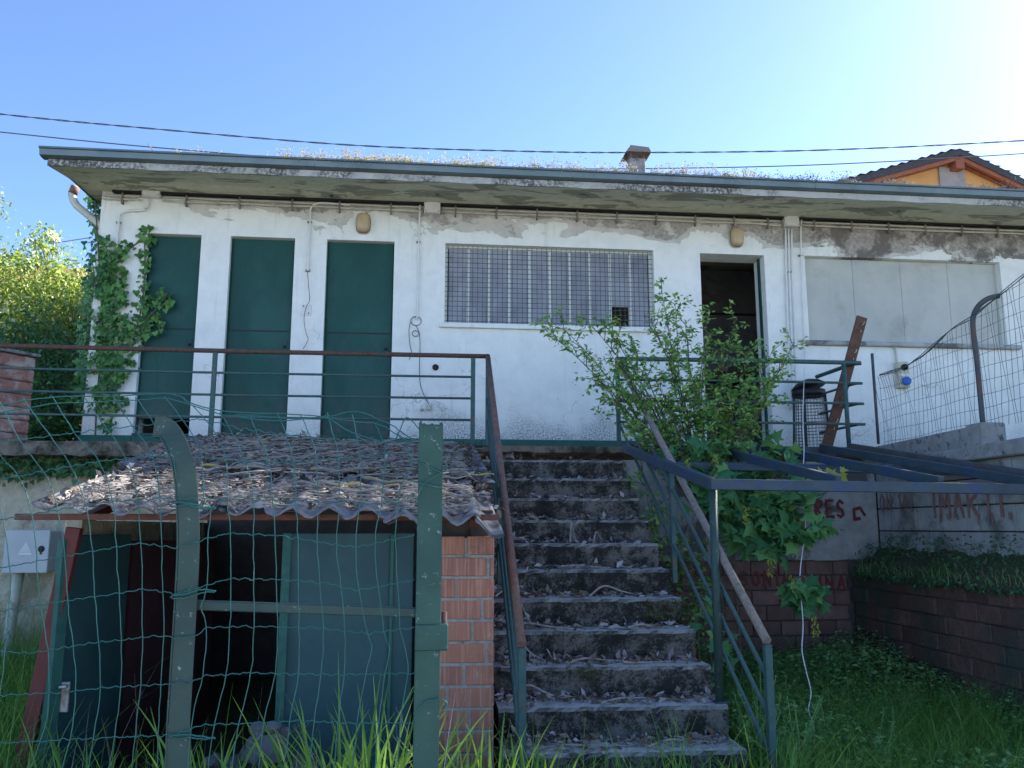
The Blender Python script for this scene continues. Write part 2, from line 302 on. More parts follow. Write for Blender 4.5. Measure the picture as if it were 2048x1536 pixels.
MAT['g_grass'] = leaf_mat('grass_blades', [(.06, .17, .03), (.10, .24, .045), (.15, .31, .06), (.24, .38, .09)], .45, .42, (.34, .55, .06))
MAT['g_weed'] = leaf_mat('weed_leaves', [(.10, .27, .09), (.16, .37, .12), (.24, .46, .15), (.38, .55, .20)], .5, .42, (.2, .38, .05))
MAT['ivy'] = leaf_mat('ivy_leaves', [(.022, .075, .022), (.04, .13, .03), (.07, .20, .045), (.12, .28, .07)], .42, .2, (.2, .38, .05))
MAT['plum'] = leaf_mat('plum_leaves', [(.045, .15, .045), (.09, .26, .065), (.14, .34, .085), (.27, .45, .12), (.34, .42, .12)], .42, .42, (.32, .5, .06))
MAT['maple'] = leaf_mat('maple_leaves', [(.04, .15, .06), (.065, .22, .09), (.11, .30, .12), (.22, .42, .14)], .45, .42, (.34, .5, .06))
MAT['treeleaf'] = leaf_mat('tree_leaves_with_glints', [(.08, .17, .03), (.12, .23, .04), (.18, .28, .055), (.30, .36, .10), (.62, .62, .38)], .32, .45, (.45, .55, .08))  # palest tone paints sun glints into the leaf colour
MAT['darkleaf'] = leaf_mat('dark_and_shaded_leaves', [(.025, .085, .035), (.04, .12, .045), (.07, .17, .06)], .5, .25, (.15, .3, .05))  # dark plants; on the lower left bushes shade is put into the colour
MAT['sedum_y'] = leaf_mat('yellow_sedum', [(.36, .32, .06), (.44, .38, .09), (.32, .15, .09), (.22, .30, .07), (.30, .34, .10)], .6, .4, (.5, .35, .06))
MAT['sedum_b'] = leaf_mat('grey_sedum', [(.18, .20, .18), (.30, .30, .30), (.14, .18, .09), (.34, .27, .25)], .6, .35, (.4, .35, .25))
MAT['samara_and_backlit'] = leaf_mat('maple_flowers_and_backlit', [(.32, .36, .06), (.42, .42, .09)], .6, .4, (.45, .45, .08))  # flower tassels, also the leaves painted as backlit by the sun
MAT['litter'] = leaf_mat('dead_leaves', [(.075, .058, .046), (.15, .12, .10), (.25, .215, .19), (.38, .345, .32), (.14, .085, .05), (.10, .075, .055)], .9, .05, (.3, .2, .1))
MAT['slitter'] = leaf_mat('pale_dead_leaves', [(.09, .06, .045), (.20, .16, .145), (.34, .30, .29), (.48, .44, .43), (.22, .13, .07), (.12, .08, .06)], .9, .05, (.3, .2, .1))
MAT['moss'] = leaf_mat('moss_tufts', [(.04, .06, .012), (.07, .09, .018), (.10, .11, .02)], .9, .1, (.12, .15, .03))

# ================================================================== SETTING
def zg(x, y):
    t = min(max((y - 3.5) / 4.0, 0), 1); z = .06 + .27 * t
    if y < 1: z = .06 * max(y + 1, 0) / 2 if y > -1 else 0
    return z + .025 * math.sin(x * 2.3 + y) * math.sin(y * 1.7) * (1 if y > 1 else 0)
def sheet(name, xs, ys, zf, mat):
    V = [(x, y, zf(x, y)) for y in ys for x in xs]; n = len(xs)
    F = [(j * n + i, j * n + i + 1, (j + 1) * n + i + 1, (j + 1) * n + i) for j in range(len(ys) - 1) for i in range(n - 1)]
    o = MB().add(V, F, True).build(name, mat); return tag(o, kind='structure')
xs = [-400, -120, -40, -20] + [-10 + .5 * i for i in range(41)] + [20, 40, 120, 400]
tag(sheet('ground', xs, [-400, -120, -40, -15, -6, -3, -1, -.5] + [.5 * i for i in range(17)], zg, MAT['ground']), 'bare soil and rough lawn in front of the staircase, pale bounce ground added behind the camera')
MAT['hill'] = weathered('hillside', (.05, .08, .03), (.08, .10, .04), (.10, .08, .05), 2, .4, (.5, .6), .95, .4)
def zt(x, y): return 2.26 if y < 14 else 2.26 + (y - 14) * .33 if y < 40 else 10.8
tag(sheet('terrace', [-400, -60, -20, -8, -3.4, 4.4, 10, 20, 60, 400], [8.0, 9, 11, 14, 20, 30, 40, 120, 400], zt, MAT['hill']), 'raised terrace and hillside behind the building')
# raised ramp ground behind the right retaining wall
o = MB().box(4.36, 4.4, .02, 30, 7.99, 2.08).build('ramp', MAT['hill']); tag(o, 'raised ramp behind the side retaining wall', kind='structure')

# ------------------------------------------------------------------ brick helper
_bm = {}
def brick_mesh(l, d, h, mat, bev=.005):
    key = (round(l, 3), round(d, 3), round(h, 3), mat.name)
    if key not in _bm:
        me = MB().box(-l / 2, -d / 2, -h / 2, l / 2, d / 2, h / 2).mesh('brick', bev); me.materials.append(mat); _bm[key] = me
    return _bm[key]
def bricks(parent, o, u, n, L, H, bl, bh, depth, mat, joint=.012, name='brick', jit=.004, zt=None, loose=0):
    """courses of separate bricks on a face: o origin, u along, n outwards"""
    o, u, n = Vector(o), Vector(u).normalized(), Vector(n).normalized(); ang = math.atan2(u.y, u.x); row = 0; z = 0
    while z + bh <= H + .02:
        x = -(bl / 2 if row % 2 else 0) + random.uniform(-loose, loose) * bl - (bl if loose else 0)
        while x < L - .02:
            a, b = max(x, 0), min(x + bl, L)
            if b - a > .035 and (zt is None or z + bh < zt(a)):
                ob = bpy.data.objects.new(name, brick_mesh(round(b - a - joint, 2), depth, bh - joint, mat)); link(ob, parent)
                p = o + u * ((a + b) / 2) + Vector((0, 0, z + bh / 2)) - n * (depth / 2 + random.uniform(0, jit)); ob.location = p
                q_ = 1 + loose * 4; ob.rotation_euler = (0, random.uniform(-.006, .006) * q_, ang + random.uniform(-.008, .008) * q_)
            x += bl
        z += bh; row += 1

# ================================================================== BUILDING
YW = 8.8
bld = thing('service_building', 'low white building with flaking plaster, green doors and overhanging flat roof', 'building', (4, 8.8, 2.3))
_b0 = Vector((4, 8.8, 2.3))
def bpart(mb, name, mat, parent=None, bevel=0):
    """part of the building, given in world coordinates"""
    o = mb.build(name, mat, None, bevel); o.parent = parent or bld
    o.matrix_parent_inverse = Matrix.Translation(-_b0) if parent is None else Matrix.Identity(4)
    return o
def wpart(mb, name, mat, parent, bevel=0, seg=1):
    """child of any thing, given in world coordinates"""
    o = mb.build(name, mat, None, bevel, seg); o.parent = parent
    loc = Vector((0, 0, 0)); q = parent
    while q is not None: loc += q.location; q = q.parent if q.parent is not None and q.parent.type == 'EMPTY' else None
    if parent.type == 'EMPTY': o.matrix_parent_inverse = Matrix.Translation(-parent.location)
    return o
OP = {'d1': (-2.93, -2.38, 2.50, 4.615), 'd2': (-2.08, -1.41, 2.50, 4.615), 'd3': (-1.075, -.355, 2.50, 4.615),
      'w1': (.195, 2.515, 3.725, 4.62), 'd4': (3.05, 3.80, 2.32, 4.605), 'w2': (4.28, 6.66, 3.625, 4.62), 'w3': (9.0, 11.4, 3.625, 4.62)}
X0, X1, Z0, Z1 = -3.42, 14.0, 2.2, 5.10
def facade():
    m = MB(); xc = sorted({X0, X1, *[a for o in OP.values() for a in o[:2]]}); zc = sorted({Z0, Z1, *[a for o in OP.values() for a in o[2:]]})
    def solid(x, z): return not any(o[0] < x < o[1] and o[2] < z < o[3] for o in OP.values())
    for Y, fl in ((YW, 0), (YW + .3, 1)):
        for i in range(len(xc) - 1):
            for j in range(len(zc) - 1):
                if solid((xc[i] + xc[i + 1]) / 2, (zc[j] + zc[j + 1]) / 2):
                    m.add([(xc[i], Y, zc[j]), (xc[i + 1], Y, zc[j]), (xc[i + 1], Y, zc[j + 1]), (xc[i], Y, zc[j + 1])], [(0, 1, 2, 3) if not fl else (3, 2, 1, 0)])
    for a, b, c, d in OP.values():
        for p, q in (((a, c), (a, d)), ((a, d), (b, d)), ((b, d), (b, c)), ((b, c), (a, c))):
            m.add([(p[0], YW, p[1]), (q[0], YW, q[1]), (q[0], YW + .3, q[1]), (p[0], YW + .3, p[1])], [(0, 1, 2, 3)])
    return m
f_ = facade()
me = bpy.data.meshes.new('wall'); me.from_pydata(f_.v, [], f_.f); me.materials.append(MAT['facade'])
wall = link(bpy.data.objects.new('wall', me)); wall.parent = bld; wall.matrix_parent_inverse = Matrix.Translation(-_b0)
m = MB(); m.box(X0, YW + .305, Z0, X0 + .3, 13.5, Z1); bpart(m, 'wall', MAT['facade'])
m = MB(); m.box(X0 + .31, 13.2, Z0, X1, 13.5, Z1); bpart(m, 'wall', MAT['facade'])
bpart(MB().box(-.2, YW + .305, Z0, -.08, 13.19, Z1), 'partition', MAT['interior'])
bpart(MB().box(X0 + .31, YW + .305, Z0 - .05, X1, 13.19, 2.33), 'floor_slab', MAT['concrete'])
bk = bpart(MB().box(-.07, 10.9, 2.34, 7.6, 11.0, Z1 - .01), 'partition', MAT['interior'])
bpart(MB().box(7.6, YW + .305, 2.34, 7.7, 13.19, Z1 - .01), 'partition', MAT['interior'])
bpart(MB().box(2.7, 10.3, 3.48, 5.6, 10.88, 3.54), 'shelf', MAT['plank'])
bpart(MB().box(2.7, 10.62, 3.545, 5.6, 10.89, 3.93), 'cupboard', MAT['interior'], bevel=.004)
for x in (2.9, 3.9, 4.9): bpart(MB().box(x, 10.35, 2.34, x + .05, 10.6, 3.478), 'shelf_bracket', MAT['plank'])
bpart(MB().box(3.1, 10.2, 2.34, 4.3, 10.8, 2.72), 'bench', MAT['interior'], bevel=.005)
bpart(MB().box(3.06, 10.86, 4.45, 4.6, 10.898, 4.47), 'ceiling_cable', MAT['black'])
# roof slab with overhang, falling gently to the front
rf = MB().prism([(-3.60, 7.95, 4.955), (-3.60, 8.795, 5.095), (-3.60, 13.8, 5.2), (-3.60, 13.8, 5.32), (-3.60, 7.95, 5.012)], (17.9, 0, 0))
bpart(rf, 'roof', MAT['soffit'])
m = MB()
n_ = 90
for i in range(n_):                                   # chipped concrete fascia
    xa, xb = -3.605 + i * 17.9 / n_, -3.605 + (i + 1) * 17.9 / n_
    m.add([(xa, 7.935, 4.952 + .006 * math.sin(i * 2.1)), (xb, 7.935, 4.952 + .006 * math.sin((i + 1) * 2.1)), (xb, 7.935, 5.018), (xa, 7.935, 5.018)], [(0, 1, 2, 3)])
    m.add([(xa, 7.935, 4.952 + .006 * math.sin(i * 2.1)), (xb, 7.935, 4.952 + .006 * math.sin((i + 1) * 2.1)), (xb, 7.96, 4.956), (xa, 7.96, 4.956)], [(0, 1, 2, 3)])
m.add([(-3.606, 7.935, 4.952), (-3.606, 7.935, 5.018), (-3.606, 13.8, 5.32), (-3.606, 13.8, 5.196), (-3.606, 8.795, 5.091)], [(0, 1, 2, 3, 4)])
bpart(m, 'fascia', MAT['fascia'])
for x in [-3.655 + 2.55 * i for i in range(7)]:         # gutter lengths
    b = min(x + 2.546, 14.25); prof = [(p_, 5.02 + (q_ - 5.062) * .76) for p_, q_ in [(7.90, 5.062), (7.865, 5.075), (7.855, 5.145), (7.835, 5.150), (7.835, 5.172), (7.862, 5.175), (7.875, 5.10), (7.96, 5.085), (7.965, 5.17), (7.975, 5.17), (7.975, 5.064)]]
    m = MB().prism([(x, p, q) for p, q in prof], (b - x, 0, 0)); g = bpart(m, 'gutter', MAT['gutter'])
bpart(MB().prism([(-3.62, 7.98, 5.020), (-3.62, 13.85, 5.325), (-3.62, 13.85, 5.375), (-3.62, 7.98, 5.062)], (17.95, 0, 0)), 'roof_covering', MAT['concrete'])
m = MB()
for s in range(9):   # low corrugation humps along the far edge of the roof
    m.tube([(5.2 + s * .62, 9.5, 5.19), (5.2 + s * .62, 12, 5.27)], .045, 8)
bpart(m, 'roof_sheeting', MAT['darkbeam'])
# chimney
CY = 9.7; cb_, ct_ = at(1272, 346, CY), at(1272, 322, CY); cx, zb, zt2 = cb_.x, 5.12, ct_.z
ch = thing('chimney', 'short cement chimney with a rusty tin hood on the roof', 'chimney', (cx, CY, 5.12))
wpart(MB().box(cx - .10, CY - .1, zb, cx + .10, CY + .1, zt2), 'stack', MAT['fibre'], ch, .012)
for sx in (-.09, .07):
    for sy in (-.09, .07): wpart(MB().box(cx + sx, CY + sy, zt2 + .001, cx + sx + .02, CY + sy + .02, zt2 + .09), 'leg', MAT['rust'], ch)
wpart(MB().box(cx - .085, CY + .02, zt2 + .001, cx + .04, CY + .085, zt2 + .10), 'flue', MAT['fibre'], ch)
m = MB()
for q, e in (((-.15, -.17, .06), 0), ((-.085, -.13, .135), 0)): pass
m.add([(cx - .16, CY - .16, zt2 + .05), (cx + .16, CY - .16, zt2 + .05), (cx + .16, CY + .16, zt2 + .05), (cx - .16, CY + .16, zt2 + .05), (cx - .09, CY - .12, zt2 + .155), (cx + .14, CY - .12, zt2 + .135), (cx + .14, CY + .12, zt2 + .135), (cx - .09, CY + .12, zt2 + .155)], [(0, 1, 5, 4), (1, 2, 6, 5), (2, 3, 7, 6), (3, 0, 4, 7), (4, 5, 6, 7)])
wpart(m, 'hood', MAT['lichen_pipe'], ch)
# green painted plinth along the wall foot
for a, b in ((X0 - .02, -2.93), (-2.93, -1.41), (-1.41, .6), (.6, 3.04)):
    bpart(MB().box(a + .001, YW - .035, 2.295, b - .001, YW - .002, 2.475), 'plinth', MAT['greenpaint'], bevel=.006)
# doors
def door(k, zb, lock):
    a, b, c, d = OP[k]; y = YW + .075
    l = bpart(MB().box(a + .012, y, zb, b - .012, y + .035, d - .006), 'door', MAT['door'], bevel=.004)
    for p, q in ((a + .001, a + .011), (b - .011, b - .001)): bpart(MB().box(p, y - .012, c, q, y + .05, d - .002), 'door_frame', MAT['door'])
    wpart(MB().box(a + .03, y - .006, 3.60, b - .03, y - .001, 3.612), 'seam', MAT['black'], l)
    wpart(MB().box(a + .03, y - .006, 3.613, b - .03, y - .001, 3.66), 'rail', MAT['door'], l)
    wpart(MB().box(b - .095, y - .007, 3.37, b - .045, y - .001, 3.51), 'lock_plate', MAT['door'], l, .002)
    wpart(MB().lathe([(.001, -.018), (.014, -.018), (.017, 0)], (b - .07 if lock > 0 else a + .07, y - .006, 3.44), 10, 'y'), 'lock', MAT['black'], l)
    wpart(MB().box(a + .02, y - .004, zb + .02, b - .02, y - .001, zb + .22), 'kick_plate', MAT['door'], l)
    for hz in (2.75, 4.35): wpart(MB().tube([(a + .016 if lock > 0 else b - .016, y - .01, hz - .05), (a + .016 if lock > 0 else b - .016, y - .01, hz + .05)], .009, 6), 'hinge', MAT['door'], l)
door('d1', 2.66, 1); door('d2', 2.505, 1); door('d3', 2.505, 1)
for k in ('d1', 'd2', 'd3'):
    a, b, c, d = OP[k]; bpart(MB().box(a + .001, YW - .03, 2.477, b - .001, YW + .2, 2.497), 'threshold', MAT['greenpaint'])
# grilled window
a, b, c, d = OP['w1']
win = bpart(MB().box(a + .001, YW + .10, c + .001, a + .03, YW + .15, d - .001).box(b - .03, YW + .10, c + .001, b - .001, YW + .15, d - .001).box(a + .031, YW + .10, c + .001, b - .031, YW + .15, c + .03).box(a + .031, YW + .10, d - .03, b - .031, YW + .15, d - .001), 'window', MAT['mullion'])
N = 10; wd = (b - a - .06) / N
for i in range(N):
    xa = a + .03 + i * wd
    if i: wpart(MB().box(xa - .014, YW + .085, c + .031, xa + .014, YW + .13, d - .031), 'mullion', MAT['mullion'], win)
    zb = c + .031 if i != 8 else c + .26
    wpart(MB().box(xa + .0145, YW + .115, zb, xa + wd - .0145, YW + .121, d - .031), 'pane', MAT['glass'], win)
m = MB(); p = .0545
for i in range(int((b - a) / p)): x = a + .03 + i * p; m.bar((x, YW + .045, c + .005), (x, YW + .045, d - .01), .0050, .0050, (0, 1, 0))
for j in range(int((d - c) / p)): z = c + .035 + j * p; m.bar((a + .004, YW + .039, z), (b - .004, YW + .039, z), .0050, .0050)
wpart(m, 'grille', MAT['grille'], win)
bpart(MB().box(a - .055, YW - .05, c - .055, b + .09, YW + .085, c - .003), 'sill', MAT['facade'], bevel=.005)
# sheeted-over window
a, b, c, d = OP['w2']
w2 = bpart(MB().box(a + .001, YW + .105, c + .001, b - .001, YW + .12, d - .001), 'window', MAT['board'])
for p, q in ((a + .001, a + .025), (b - .025, b - .001)): wpart(MB().box(p, YW + .085, c + .002, q, YW + .104, d - .002), 'frame', MAT['board'], w2)
N = 8; wd = (b - a - .05) / N
for i in range(N): wpart(MB().box(a + .026 + i * wd, YW + .085 + .003 * (i % 2), c + .002, a + .024 + (i + 1) * wd, YW + .10 + .003 * (i % 2), d - .004), 'panel', MAT['board'], w2)
bpart(MB().box(a - .06, YW - .06, c - .055, b + .13, YW + .084, c - .003), 'sill', MAT['block'], bevel=.012)
a, b, c, d = OP['w3']; bpart(MB().box(a + .001, YW + .1, c + .001, b - .001, YW + .12, d - .001), 'window', MAT['board'])
# door jamb remains on the open doorway
a, b, c, d = OP['d4']; bpart(MB().box(b - .018, YW + .12, c + .01, b - .002, YW + .17, d - .002), 'door_frame', MAT['door'])

# drain hole and small pipe stub in the wall
bpart(MB().lathe([(.034, -.012), (.034, .0), (.026, .0), (.024, -.004), (.001, -.004)], (.108, YW - .001, 3.236), 14, 'y'), 'drain_hole', MAT['black'])
bpart(MB().lathe([(.001, -.06), (.016, -.06), (.018, 0)], at(843, 820, YW), 10, 'y'), 'pipe_stub', MAT['pvc'])

# ------------------------------------------------------------------ conduits and boxes on the wall
def line(pts): return [at(x, y, YW - .03) for x, y in pts]
cr = thing('electrical_conduit', 'bundle of cream conduits clipped along the wall under the eaves', 'conduit', (4, 8.77, 5))
for dz in (0, .052):
    m = MB(); y = YW - .028 - dz * .05
    for xa, xb in ((-3.40, -3.02), (-2.80, -.06), (.15, 4.02), (4.22, 13.8)):
        pts = [(xa + (xb - xa) * t / 12, y, 5.006 - dz * .78 + .004 * math.sin(t * 1.7 + dz * 40)) for t in range(13)]
        m.tube(pts, .0115, 7)
    wpart(m, 'pipe', MAT['pvc'], cr)
for x in [-3.2, -2.55, -2.0, -1.45, -.95, -.4, .3, .75, 1.2, 1.65, 2.1, 2.55, 3.0, 3.45, 3.85, 4.4, 4.85, 5.3, 5.75, 6.2, 6.65, 7.1]:
    wpart(MB().box(x - .008, YW - .05, 4.915, x + .008, YW - .002, 5.035), 'clip', MAT['clamp'], cr)
wpart(MB().box(-3.3, YW - .065, 5.032, 13.9, YW - .004, 5.078), 'dark_gap_strip', MAT['black'], cr)  # black strip painting the dark gap at the wall top
def conduit(name, label, pts, r=.011, mat='pvc', clips=()):
    t = thing(name, label, 'conduit', pts[0]); wpart(MB().tube(smooth_path(pts, 4), r, 8), 'pipe', MAT[mat], t)
    for q in clips: p = at(*q, YW - .025); wpart(MB().box(p.x - .022, p.y - .012, p.z - .007, p.x + .022, YW - .002, p.z + .007), 'clip', MAT['clamp'], t)
    return t
conduit('wall_conduit', 'bent cream conduit dropping into the ivy at the building corner', line([(298, 398), (294, 414), (285, 420), (255, 422), (241, 430), (237, 450), (233, 495), (231, 530)]), .014, 'pvcwhite', [(237, 445), (272, 421)])
conduit('wall_conduit', 'thin conduit between second and third green doors with loose wire end', line([(700, 410), (645, 406), (628, 410), (621, 420), (620, 445), (616, 530), (615, 542)]), .0115, 'pvcwhite', [(619, 444), (615, 541)])
conduit('wall_conduit', 'long vertical conduit between third green door and grilled window', line([(840, 405), (838, 470), (836, 560), (834, 640)]), .0105, 'pvcwhite', [(837, 484)])
conduit('lamp_conduit', 'short bent conduit feeding the lamp over the third green door', line([(845, 424), (780, 420), (745, 418), (734, 421), (731, 432)]), .0105)
conduit('lamp_conduit', 'short bent conduit feeding the lamp over the open doorway', line([(1562, 452), (1510, 447), (1480, 443), (1470, 448), (1466, 460)]), .0105)
for i, (xa, xb) in enumerate(((1571, 1576), (1577, 1583), (1583, 1590))):
    conduit('drop_conduit', ('white conduit beside the open doorway, first of three parallel drops', 'middle one of three parallel white drop conduits, with a clip', 'white conduit toward the sheeted window, last of three parallel drops')[i], line([(xa, 457), (xa + 2, 560), (xb + 1, 690), (xb + 4, 820)]), .0105, 'pvcwhite', [(xa + 3, 544)] if i == 1 else ())['group'] = 'three parallel drop conduits'
conduit('wall_conduit', 'wavy white conduit hugging the edge of the sheeted window', line([(1606, 430), (1602, 450), (1602, 500), (1606, 620), (1610, 700), (1611, 720)]), .0095, 'pvcwhite', [(1601, 511)])
conduit('socket_conduit', 'horizontal conduit under the sheeted window sill bending to the socket box', line([(1597, 681), (1650, 684), (1740, 687), (1780, 690), (1790, 696), (1794, 730)]), .0115, 'pvc', [(1652, 684), (1747, 687)])
def box_thing(name, label, x, z, w, h, d, mat='jbox'):
    t = thing(name, label, 'junction box', (x, YW, z)); wpart(MB().box(x - w / 2, YW - d, z - h / 2, x + w / 2, YW - .001, z + h / 2), 'housing', MAT[mat], t, .006)
    wpart(MB().box(x - w / 2 + .004, YW - d - .012, z - h / 2 + .004, x + w / 2 - .004, YW - d - .001, z + h / 2 - .004), 'lid', MAT[mat], t, .004)
    for sx in (-1, 1):
        for sz in (-1, 1): wpart(MB().lathe([(.001, -.004), (.006, -.004), (.007, 0)], (x + sx * (w / 2 - .016), YW - d - .012, z + sz * (h / 2 - .016)), 8, 'y'), 'screw', MAT['clamp'], t)
box_thing('junction_box', 'grey junction box high on the wall above the ivy corner', -2.905, 5.055, .185, .125, .075)
box_thing('junction_box', 'grey junction box above the gap between third door and grilled window', .045, 5.0, .175, .13, .075)
box_thing('junction_box', 'grey junction box with three conduits dropping from it', 4.12, 5.0, .175, .12, .075)
def lamp(label, x, z):
    t = thing('wall_lamp', label, 'lamp', (x, YW, z), 'oval bulkhead lamps on the facade'); w, h = .082, .118
    def oval(s, n=28): return [(s * w * (abs(math.cos(a)) ** .62) * math.copysign(1, math.cos(a)), s * h * (abs(math.sin(a)) ** .72) * math.copysign(1, math.sin(a))) for a in [2 * math.pi * i / n for i in range(n)]]
    def loft(lv, name, mat):
        m = MB(); vs = []; n = 28
        for s, dy in lv: vs += [(x + a, YW - dy, z + b) for a, b in oval(s)]
        fs = [(i * n + k, i * n + (k + 1) % n, (i + 1) * n + (k + 1) % n, (i + 1) * n + k) for i in range(len(lv) - 1) for k in range(n)] + [tuple((len(lv) - 1) * n + k for k in range(n))]
        return wpart(m.add(vs, fs, True), name, MAT[mat], t)
    loft([(1.0, 0), (1.0, .03), (.96, .035)], 'base', 'lampbase'); loft([(.90, .035), (.9, .06), (.8, .085), (.6, .1), (.3, .105)], 'diffuser', 'lamp')
    c = loft([(.97, .034), (.97, .042), (.91, .044)], 'rim', 'rust')
lamp('yellowed oval bulkhead lamp above the third green door', -.693, 4.80)
lamp('scorched oval bulkhead lamp above the open dark doorway', 3.475, 4.795)
# switch plate with dangling wires
t = thing('switch_plate', 'square blank switch plate between second and third green doors', 'switch plate', (-1.26, YW, 3.83))
wpart(MB().box(-1.313, YW - .012, 3.769, -1.208, YW - .001, 3.885), 'plate', MAT['pvcwhite'], t, .003)
for p in ((-1.29, 3.865), (-1.235, 3.79)): wpart(MB().lathe([(.001, -.004), (.007, -.003), (.008, 0)], (p[0], YW - .012, p[1]), 8, 'y'), 'hole', MAT['black'], t)
def wire_thing(label, pts, r, mat, name='loose_wire', cat='wire', Y=YW - .03):
    o = MB().tube(smooth_path([at(x, y, Y) if len((x, y)) == 2 else 0 for x, y in pts], 5), r, 6).build(name, MAT[mat]); return tag(o, label, cat)
wire_thing('thin rust-pink wire hanging over the square switch plate', [(615, 542), (617, 570), (619, 600), (612, 615), (608, 640), (612, 665), (616, 680), (606, 698)], .003, 'rust_flat')
wire_thing('grey cable looping out of the wall beside the third green door', [(833, 634), (824, 636), (818, 660), (820, 690), (823, 705), (818, 720)], .004, 'thinwire')
wire_thing('long grey cable ending in a socket beside the third green door', [(831, 650), (838, 665), (840, 690), (839, 740), (841, 770), (850, 795), (858, 808)], .004, 'thinwire')
for i, (cx, cy, rr) in enumerate(((832, 642, .055), (831, 667, .035))):
    c = at(cx, cy, YW - .02); o = MB().tube([(c.x + rr * math.cos(q), c.y, c.z + rr * .9 * math.sin(q)) for q in [2 * math.pi * k / 18 for k in range(18)]], .004, 6, True).build('cable_loop', MAT['thinwire'])
    tag(o, ('larger', 'smaller')[i] + ' round loop of cable pinned on the wall by the conduit end', 'cable')
c = at(859, 815, YW - .02); tag(MB().box(c.x - .02, c.y - .015, c.z - .03, c.x + .02, YW - .001, c.z + .03).build('cable_socket', MAT['pvc'], None, .006), 'tiny cream socket on the end of a hanging cable', 'socket')
# socket box with blue outlet
t = thing('socket_box', 'cream switched socket box with round blue outlet behind the wire fence', 'socket box', (5.31, YW, 3.24))
wpart(MB().box(5.25, YW - .09, 3.095, 5.38, YW - .001, 3.39), 'housing', MAT['socket'], t, .008)
wpart(MB().box(5.26, YW - .098, 3.225, 5.37, YW - .091, 3.25), 'divider', MAT['pvcwhite'], t)
wpart(MB().lathe([(.001, -.05), (.022, -.05), (.026, -.03), (.034, -.03), (.034, 0)], (5.318, YW - .091, 3.325), 16, 'y'), 'switch_knob', MAT['black'], t)
wpart(MB().lathe([(.001, -.05), (.04, -.05), (.047, -.035), (.047, 0)], (5.325, YW - .091, 3.165), 18, 'y'), 'outlet_cover', MAT['blue'], t)
# downpipe on the left corner
t = thing('downpipe', 'fat white downpipe slanting from the eaves to the wall corner', 'downpipe', (-3.55, 9, 4.6))
wpart(MB().tube(smooth_path([at(150, 372, 8.95), at(144, 388, 8.95), at(152, 409, 8.95), at(176, 430, 8.95), at(204, 456, 8.95), (-3.47, 9.0, 4.55), (-3.47, 9.02, 2.4)], 5), .04, 12), 'pipe', MAT['pvc'], t)
wpart(MB().tube([at(151, 374, 8.95), at(145, 388, 8.95)], .047, 12), 'collar', MAT['rust'], t)

# ================================================================== WALKWAY, RETAINING WALLS, STAIRS
def ragged(x0, x1, y0, y1, z0, z1, nx, amp, sd=0):
    """box whose front bottom/top edges are chipped"""
    r = random.Random(sd); m = MB(); vs = []
    for i in range(nx + 1):
        x = x0 + (x1 - x0) * i / nx
        j = lambda s=1: r.uniform(-amp, amp) * s
        vs += [(x, y0 + abs(j()), z0 + abs(j(1.6))), (x, y0 + abs(j(.5)), z1 - abs(j(.5))), (x, y0 + .03, z1), (x, y1, z1), (x, y1, z0)]
    fs = []
    for i in range(nx):
        for k in range(5): a, b = i * 5 + k, i * 5 + (k + 1) % 5; fs.append((a, a + 5, b + 5, b))
    fs += [(0, 1, 2, 3, 4), tuple(nx * 5 + k for k in (4, 3, 2, 1, 0))]
    return m.add(vs, fs)
tag(ragged(-7.0, .44, 7.6, 8.79, 2.165, 2.30, 110, .014, 3).build('walkway', MAT['slab']), 'concrete walkway slab along the front of the white building', kind='structure')
tag(ragged(.441, 4.32, 7.6, 8.79, 2.232, 2.30, 60, .012, 4).build('landing', MAT['slab']), 'thin broken landing slab at the head of the stairs', kind='structure')
lw = thing('retaining_wall', 'rough buff retaining wall under the walkway behind the grey cabinet', 'wall', (-3, 7.98, 0))
m = MB(); nx, nz = 60, 16
vs = [(-8 + 8.44 * i / nx, 7.93 - .05 * random.random() ** 2, 2.17 * j / nz) for j in range(nz + 1) for i in range(nx + 1)]
wpart(m.add(vs, [(j * (nx + 1) + i, j * (nx + 1) + i + 1, (j + 1) * (nx + 1) + i + 1, (j + 1) * (nx + 1) + i) for j in range(nz) for i in range(nx)]).box(-8, 7.95, 0, .44, 7.99, 2.17), 'rough_face', MAT['leftwall'], lw)
gw = thing('retaining_wall', 'grey plastered wall with red graffiti and bare brick foot beside the stairs', 'wall', (3, 7.5, 0))
wpart(MB().box(1.80, 7.545, .1, 4.35, 7.60, 2.17), 'mortar', MAT['dmortar'], gw)
wpart(ragged(1.80, 4.2, 7.50, 7.54, 1.26, 2.168, 40, .008, 8), 'plaster', MAT['graffiti_plaster'], gw)
def child_bricks(parent, o, *a, **k):
    o = Vector(o) - parent.location; bricks(parent, o, *a, **k)
child_bricks(gw, (1.80, 7.525, .2), (1, 0, 0), (0, -1, 0), 2.1, 1.07, .26, .133, .06, MAT['dbrick'])
sw = thing('retaining_wall', 'side retaining wall of pale graffitied blocks above a mossy brick foot', 'wall', (4.2, 6, 0))
wpart(MB().box(4.235, 4.42, .1, 4.345, 7.54, 2.13), 'mortar', MAT['dmortar'], sw)
child_bricks(sw, (4.2, 7.49, 1.33), (0, -1, 0), (-1, 0, 0), 3.05, .81, .41, .20, .06, MAT['block'], joint=.010, name='block')
MAT['smortar'] = weathered('mossy_mortar', (.085, .06, .05), (.12, .085, .07), (.04, .048, .038), 12, 2, (.4, .62), .95, .8, bs=30)
wpart(MB().box(3.925, 4.42, .05, 4.23, 7.50, 1.10), 'mortar', MAT['smortar'], sw)
child_bricks(sw, (3.90, 7.49, .12), (0, -1, 0), (-1, 0, 0), 3.05, 1.04, .25, .13, .07, MAT['mbrick'], joint=.009, jit=.022)
